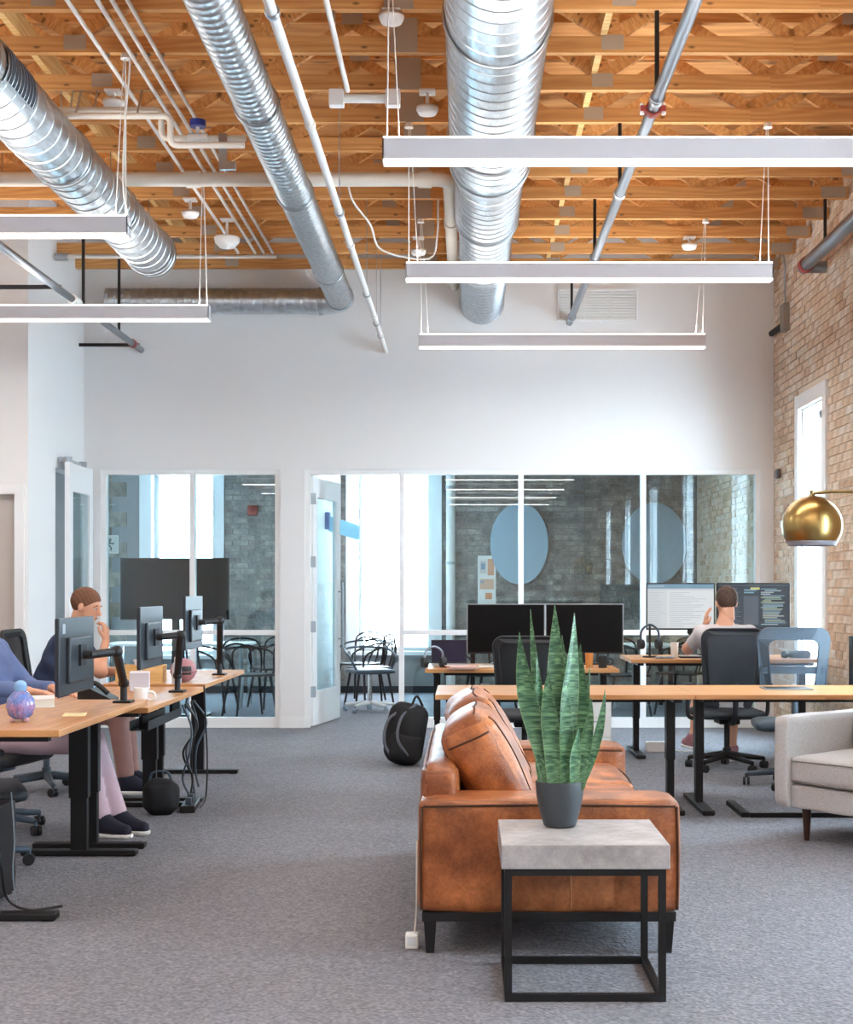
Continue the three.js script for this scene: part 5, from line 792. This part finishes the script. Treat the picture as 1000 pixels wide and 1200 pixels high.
function capsule(a, b, ra, rb) { const dx = b.x - a.x, dy = b.y - a.y, dz = b.z - a.z, l = dx * dx + dy * dy + dz * dz || 1e-9; return (x, y, z) => { let t = ((x - a.x) * dx + (y - a.y) * dy + (z - a.z) * dz) / l; t = t < 0 ? 0 : t > 1 ? 1 : t; const ex = x - a.x - t * dx, ey = y - a.y - t * dy, ez = z - a.z - t * dz; return Math.sqrt(ex * ex + ey * ey + ez * ez) - (ra + (rb - ra) * t); }; }
const smin = (a, b, k) => { const h = Math.max(k - Math.abs(a - b), 0) / k; return Math.min(a, b) - h * h * k * 0.25; };
const join = (fs, k = 0.035) => (x, y, z) => { let d = 9; for (const f of fs) d = smin(d, f(x, y, z), k); return d; };
const ellipsoid = (c, r) => (x, y, z) => { const a = (x - c.x) / r.x, b = (y - c.y) / r.y, e = (z - c.z) / r.z, k = Math.sqrt(a * a + b * b + e * e); return (k - 1) * Math.min(r.x, r.y, r.z); };
const cut = (f, p, n) => (x, y, z) => Math.max(f(x, y, z), (x - p.x) * n.x + (y - p.y) * n.y + (z - p.z) * n.z);
function bounds(pts, pad) { const b = new THREE.Box3().setFromPoints(pts); return [b.min.clone().subScalar(pad), b.max.clone().addScalar(pad)]; }
const lerpV = (a, b, t) => a.clone().lerp(b, t);
// hand: palm + four fingers + thumb, bent; dir = along the fingers, nrm = out of the back of the hand
function handSDF(wrist, dir, nrm, curl, side) {
  const d = dir.clone().normalize(), n = nrm.clone().sub(d.clone().multiplyScalar(nrm.dot(d))).normalize(), s = d.clone().cross(n).multiplyScalar(side), at = (a, b, c) => wrist.clone().addScaledVector(d, a).addScaledVector(s, b).addScaledVector(n, c);
  const fs = [capsule(at(0, -0.012, 0), at(0.085, -0.028, 0), 0.02, 0.013), capsule(at(0, 0.012, 0), at(0.085, 0.026, 0), 0.02, 0.013), capsule(at(0.02, 0, 0), at(0.085, 0, 0), 0.02, 0.014)];
  const len = [0.066, 0.075, 0.07, 0.054];
  len.forEach((L, i) => { let p = at(0.085, 0.031 - i * 0.021, 0), ang = curl * 0.5; const seg = [0.45, 0.32, 0.23]; seg.forEach((q, j) => { const v = d.clone().multiplyScalar(Math.cos(ang)).addScaledVector(n, -Math.sin(ang)); const e = p.clone().addScaledVector(v, L * q); fs.push(capsule(p, e, 0.0095 - j * 0.001, 0.0088 - j * 0.001)); p = e; ang += curl; }); });
  let p = at(0.02, 0.026, -0.006); const q = at(0.052, 0.055, -0.016), e = at(0.082, 0.06, -0.022); fs.push(capsule(p, q, 0.013, 0.0105), capsule(q, e, 0.0105, 0.0088));
  return { sdf: join(fs, 0.008), box: bounds([at(-0.03, -0.05, -0.08), at(0.19, 0.08, 0.05), at(-0.03, 0.08, 0.05), at(0.19, -0.05, -0.08), at(-0.03, -0.05, 0.05), at(0.19, 0.08, -0.08)], 0.01) };
}
function person(label, pos, turn, J, look, sk = {}) {
  const g = thing('person', label, 'person', pos, turn);
  const skin = std({ color: look.skin ?? 0xd9a184, roughness: 0.55 });
  const sh = [J.shL, J.shR], el = [J.elL, J.elR], wr = [J.wrL, J.wrR], hp = [J.hipL, J.hipR], kn = [J.knL, J.knR], an = [J.anL, J.anR], to = [J.toL, J.toR];
  const torso = (e) => [capsule(lerpV(J.hipL, J.hipR, 0.1), lerpV(J.hipL, J.hipR, 0.9), 0.115 + e, 0.115 + e), capsule(J.pelvis, J.waist, 0.125 + e, 0.115 + e), capsule(J.waist, J.chest, 0.115 + e, 0.12 + e), capsule(lerpV(J.chest, J.shL, 0.45), lerpV(J.chest, J.shR, 0.45), 0.1 + e, 0.1 + e), capsule(J.shL, J.shR, 0.062 + e, 0.062 + e), capsule(lerpV(J.waist, J.shL, 0.45), lerpV(J.waist, J.shR, 0.45), 0.1 + e, 0.1 + e)];
  const bones = [...torso(0), capsule(J.neck, J.headBase, 0.056, 0.052), capsule(J.chest, J.neck, 0.075, 0.06)];
  for (const s of [0, 1]) bones.push(capsule(sh[s], el[s], 0.05, 0.04), capsule(el[s], wr[s], 0.041, 0.027), capsule(hp[s], kn[s], 0.085, 0.056), capsule(kn[s], lerpV(kn[s], an[s], 0.35), 0.054, 0.05), capsule(lerpV(kn[s], an[s], 0.35), an[s], 0.05, 0.034), capsule(an[s], to[s], 0.036, 0.03));
  const all = [...sh, ...el, ...wr, ...hp, ...kn, ...an, ...to, J.headBase, J.neck, J.chest, J.pelvis];
  const [lo, hi] = bounds(all, 0.17);
  const geos = [surfaceNets(join(bones, 0.04), lo, hi, 0.013)];
  // head in its own frame
  const F = J.face.clone().normalize(), U0 = (J.headUp ?? V(0, 1, 0)), S = U0.clone().cross(F).normalize(), U = F.clone().cross(S).normalize(), C = J.head;
  const toH = new THREE.Matrix4().makeBasis(S, U, F).setPosition(C);
  const face = join([ellipsoid(V(0, 0.025, -0.012), V(0.076, 0.088, 0.094)), ellipsoid(V(0, -0.045, 0.025), V(0.056, 0.068, 0.064)), ellipsoid(V(0, -0.085, 0.05), V(0.028, 0.022, 0.026))], 0.03);
  const head = join([face, capsule(V(0, 0.012, 0.084), V(0, -0.025, 0.106), 0.009, 0.014), ellipsoid(V(0, 0.02, 0.08), V(0.055, 0.014, 0.012)), ellipsoid(V(0, -0.058, 0.086), V(0.022, 0.009, 0.01)), ellipsoid(V(0.076, -0.008, -0.008), V(0.012, 0.032, 0.019)), ellipsoid(V(-0.076, -0.008, -0.008), V(0.012, 0.032, 0.019)), capsule(V(0, -0.06, -0.025), V(0, -0.13, -0.03), 0.052, 0.05)], 0.012);
  const hg = surfaceNets(head, V(-0.1, -0.15, -0.12), V(0.1, 0.13, 0.14), 0.0055); hg.applyMatrix4(toH); geos.push(hg);
  for (const s of [0, 1]) { const H = handSDF(wr[s], J.handDir[s], J.handN[s], J.curl[s], s ? -1 : 1); geos.push(surfaceNets(H.sdf, H.box[0], H.box[1], 0.005)); }
  part('body', merge(geos), skin, g);
  // hair
  const hairF = (x, y, z) => { const out = ellipsoid(V(0, 0.03, -0.016), V(0.085, 0.098, 0.102))(x, y, z) + 0.003 * Math.sin(x * 160 + y * 60) * Math.sin(z * 150 + y * 90); const brow = (z - 0.068) * 0.75 - (y - 0.05) * 0.75; const side = -(y + 0.02) - (z < -0.02 ? Math.min(0.06, (-0.02 - z) * 1.4) : 0) + (z > 0.03 ? (z - 0.03) * 1.2 : 0); return Math.max(out, Math.max(brow, side)); };
  const hr = surfaceNets(hairF, V(-0.11, -0.12, -0.14), V(0.11, 0.15, 0.12), 0.0055); hr.applyMatrix4(toH); part('hair', hr, std({ color: look.hair, roughness: 0.7 }), g);
  for (const s of [-1, 1]) { const q = sph(0.0105, s * 0.032, 0.006, 0.0745); q.applyMatrix4(toH); const e = part('eye', q, std({ color: 0xe8e4df, roughness: 0.3 }), g); const p = sph(0.006, s * 0.032, 0.005, 0.0815); p.applyMatrix4(toH); part('pupil', p, M.black, e); const b = bx(0.032, 0.006, 0.008, s * 0.033, 0.028, 0.085); b.applyMatrix4(toH); part('eyebrow', b, std({ color: look.hair, roughness: 0.8 }), g); }
  { const q = bx(0.04, 0.006, 0.006, 0, -0.058, 0.0945, 0.002); q.applyMatrix4(toH); part('mouth', q, std({ color: 0xa85f55, roughness: 0.5 }), g); }
  // clothing
  const sl = look.sleeve ?? 0.5, shirt = [...torso(0.012)];
  for (const s of [0, 1]) { if (sl <= 1) { const e = lerpV(sh[s], el[s], sl), n = el[s].clone().sub(sh[s]).normalize(); shirt.push(cut(capsule(sh[s], el[s], 0.066, 0.056), e, n)); } else { const e = lerpV(el[s], wr[s], sl - 1), n = wr[s].clone().sub(el[s]).normalize(); shirt.push(capsule(sh[s], el[s], 0.064, 0.053), cut(capsule(el[s], wr[s], 0.053, 0.04), e, n)); } }
  let sf = join(shirt, 0.035); const nk = J.neck, nd = J.headBase.clone().sub(J.chest).normalize(); const sf0 = sf; sf = (x, y, z) => Math.max(sf0(x, y, z) + 0.0025 * Math.sin(y * 55 + x * 18) * Math.sin(z * 40 + x * 22), (x - nk.x) * nd.x + (y - nk.y) * nd.y + (z - nk.z) * nd.z - 0.012);
  part('shirt', surfaceNets(sf, lo, hi, 0.012), std({ color: look.shirt, map: T.denim, roughness: 0.9 }), g);
  const tr = [capsule(lerpV(J.hipL, J.hipR, 0.1), lerpV(J.hipL, J.hipR, 0.9), 0.132, 0.132)], tl = look.trouser ?? 0.93;
  for (const s of [0, 1]) { tr.push(tl > 0.2 ? capsule(hp[s], kn[s], 0.1, 0.074) : cut(capsule(hp[s], kn[s], 0.102, 0.082), lerpV(hp[s], kn[s], 0.85), kn[s].clone().sub(hp[s]).normalize())); if (tl > 0.2) { const e = lerpV(kn[s], an[s], tl), n = an[s].clone().sub(kn[s]).normalize(); tr.push(cut(capsule(kn[s], an[s], 0.074, look.cuff ?? 0.056), e, n)); } }
  const tf0 = join(tr, 0.02), pw = J.waist; const tf = (x, y, z) => Math.max(tf0(x, y, z) + 0.002 * Math.sin(y * 60 + z * 20) * Math.sin(x * 40), (y - (J.pelvis.y + 0.07)));
  part('trousers', surfaceNets(tf, lo, hi, 0.012), std({ color: look.trousers, map: T.denim, roughness: 0.9 }), g);
  for (const s of [0, 1]) {
    const dir = to[s].clone().sub(an[s]); dir.y = 0; dir.normalize(); const a = an[s], y0 = look.floor?.[s] ?? 0, hl = a.clone().addScaledVector(dir, -0.045), tp = a.clone().addScaledVector(dir, 0.165); hl.y = tp.y = y0 + 0.045;
    const shoe = join([capsule(V(hl.x, y0 + 0.055, hl.z), V(tp.x, y0 + 0.04, tp.z), 0.043, 0.036), capsule(V(a.x, y0 + 0.1, a.z), lerpV(hl, tp, 0.72), 0.054, 0.04)], 0.03), sF = (x, y, z) => Math.max(shoe(x, y, z), y0 + 0.022 - y, y - y0 - 0.125);
    const [l2, h2] = bounds([hl, tp, V(a.x, y0 + 0.14, a.z), V(a.x, y0, a.z)], 0.07);
    const m = part('shoe', surfaceNets(sF, l2, h2, 0.007), std({ color: look.shoe ?? 0x23263a, map: T.denim, roughness: 0.85 }), g);
    const sole = (x, y, z) => Math.max(capsule(V(hl.x, y0 + 0.02, hl.z), V(tp.x, y0 + 0.02, tp.z), 0.05, 0.043)(x, y, z), y0 - y, y - y0 - 0.024); part('sole', surfaceNets(sole, l2, h2, 0.007), M.white, m);
  }
  return g;
}
// seated person, facing local +z, left = +x. Builds a default pose and lets each one change it.
function seated(o) {
  const h = o.seat ?? 0.46, c = o.lean ?? 0.16, py = h + 0.105;
  const J = { pelvis: V(0, py, 0), waist: V(0, py + 0.2, c * 0.3), chest: V(0, py + 0.38, c * 0.75), neck: V(0, py + 0.53, c * 1.2), headBase: V(0, py + 0.6, c * 1.45), head: V(0, py + 0.7, c * 1.45 + 0.03), face: V(0, -0.2, 1), hipL: V(0.09, py - 0.01, 0.02), hipR: V(-0.09, py - 0.01, 0.02), knL: V(0.12, h + 0.075, 0.45), knR: V(-0.12, h + 0.075, 0.45), anL: V(0.12, 0.085, 0.47), anR: V(-0.12, 0.085, 0.47), toL: V(0.13, 0.05, 0.6), toR: V(-0.13, 0.05, 0.6), shL: V(0.18, py + 0.46, c), shR: V(-0.18, py + 0.46, c), elL: V(0.24, py + 0.2, c + 0.12), elR: V(-0.24, py + 0.2, c + 0.12), wrL: V(0.16, py + 0.25, c + 0.36), wrR: V(-0.16, py + 0.25, c + 0.36), handDir: [V(-0.2, -0.1, 1), V(0.2, -0.1, 1)], handN: [V(0, 1, 0), V(0, 1, 0)], curl: [0.35, 0.35] };
  Object.assign(J, o.J ?? {}); return J;
}
// person in navy at the far end of the left row, hand at the chin
person('seated person in a navy T-shirt leaning forward, hand at the chin', [-2.86, 0, -9.6], Math.PI / 2, seated({ lean: 0.17, J: { head: V(-0.01, 1.262, 0.275), headBase: V(0, 1.165, 0.24), neck: V(0, 1.1, 0.2), face: V(-0.1, -0.32, 1), headUp: V(0, 1, 0.3), elR: V(-0.2, 0.83, 0.42), wrR: V(-0.06, 1.03, 0.42), handDir: [V(-0.3, -0.2, 1), V(0.3, 1, -0.1)], handN: [V(0, 1, 0), V(-0.2, 0, 1)], curl: [0.4, 0.75], elL: V(0.25, 0.8, 0.3), wrL: V(0.14, 0.805, 0.52), knL: V(0.12, 0.54, 0.5), knR: V(-0.13, 0.54, 0.52), anL: V(0.12, 0.085, 0.55), anR: V(-0.14, 0.085, 0.58), toL: V(0.12, 0.05, 0.68), toR: V(-0.14, 0.05, 0.71) } }), { hair: 0x6b432b, shirt: 0x3b4a6b, trousers: 0xb98b80, sleeve: 0.62, skin: 0xd8a184 });
// person in a blue shirt at the middle desk of the left row
person('seated person in a blue shirt and pale pink trousers at the left desk', [-2.66, 0, -7.95], Math.PI / 2 - 0.2, seated({ lean: -0.1, J: { elL: V(0.24, 0.8, 0.08), elR: V(-0.22, 0.84, 0.04), wrR: V(-0.14, 0.815, 0.29), wrL: V(0.1, 0.815, 0.31), handDir: [V(-0.1, -0.1, 1), V(0.2, -0.12, 1)], face: V(0, -0.12, 1), knL: V(0.13, 0.53, 0.52), knR: V(0.0, 0.53, 0.53), anL: V(0.14, 0.085, 0.68), anR: V(0.02, 0.085, 0.63), toL: V(0.12, 0.05, 0.81), toR: V(0.0, 0.05, 0.76) } }), { hair: 0x5a3a28, shirt: 0x7388b8, trousers: 0xe2c6cf, sleeve: 1.9, trouser: 0.96, cuff: 0.06 });
// person in white at the raised desk, back to the room
person('seated person in a white shirt with a hand to the cheek', [2.02, 0, -10.82], Math.PI, seated({ lean: 0.12, J: { head: V(-0.02, 1.275, 0.2), headBase: V(-0.01, 1.175, 0.175), neck: V(0, 1.1, 0.145), face: V(0.12, -0.15, 1), elL: V(0.24, 0.9, 0.46), wrL: V(0.13, 1.08, 0.3), elR: V(-0.24, 0.82, 0.26), wrR: V(-0.16, 0.85, 0.5), handDir: [V(-0.15, 1, -0.05), V(0.2, -0.05, 1)], handN: [V(1, 0.1, 0), V(0, 1, 0)], curl: [0.25, 0.35], knL: V(0.16, 0.54, 0.43), anL: V(0.22, 0.2, 0.28), toL: V(0.25, 0.165, 0.41), anR: V(-0.12, 0.085, 0.5), toR: V(-0.13, 0.05, 0.63) } }), { hair: 0x4a372d, shirt: 0xe6dedd, trousers: 0x4a4f58, sleeve: 0.6, trouser: 0.1, shoe: 0xb9838a, floor: [0.115, 0] });

renderer.render(scene, camera);
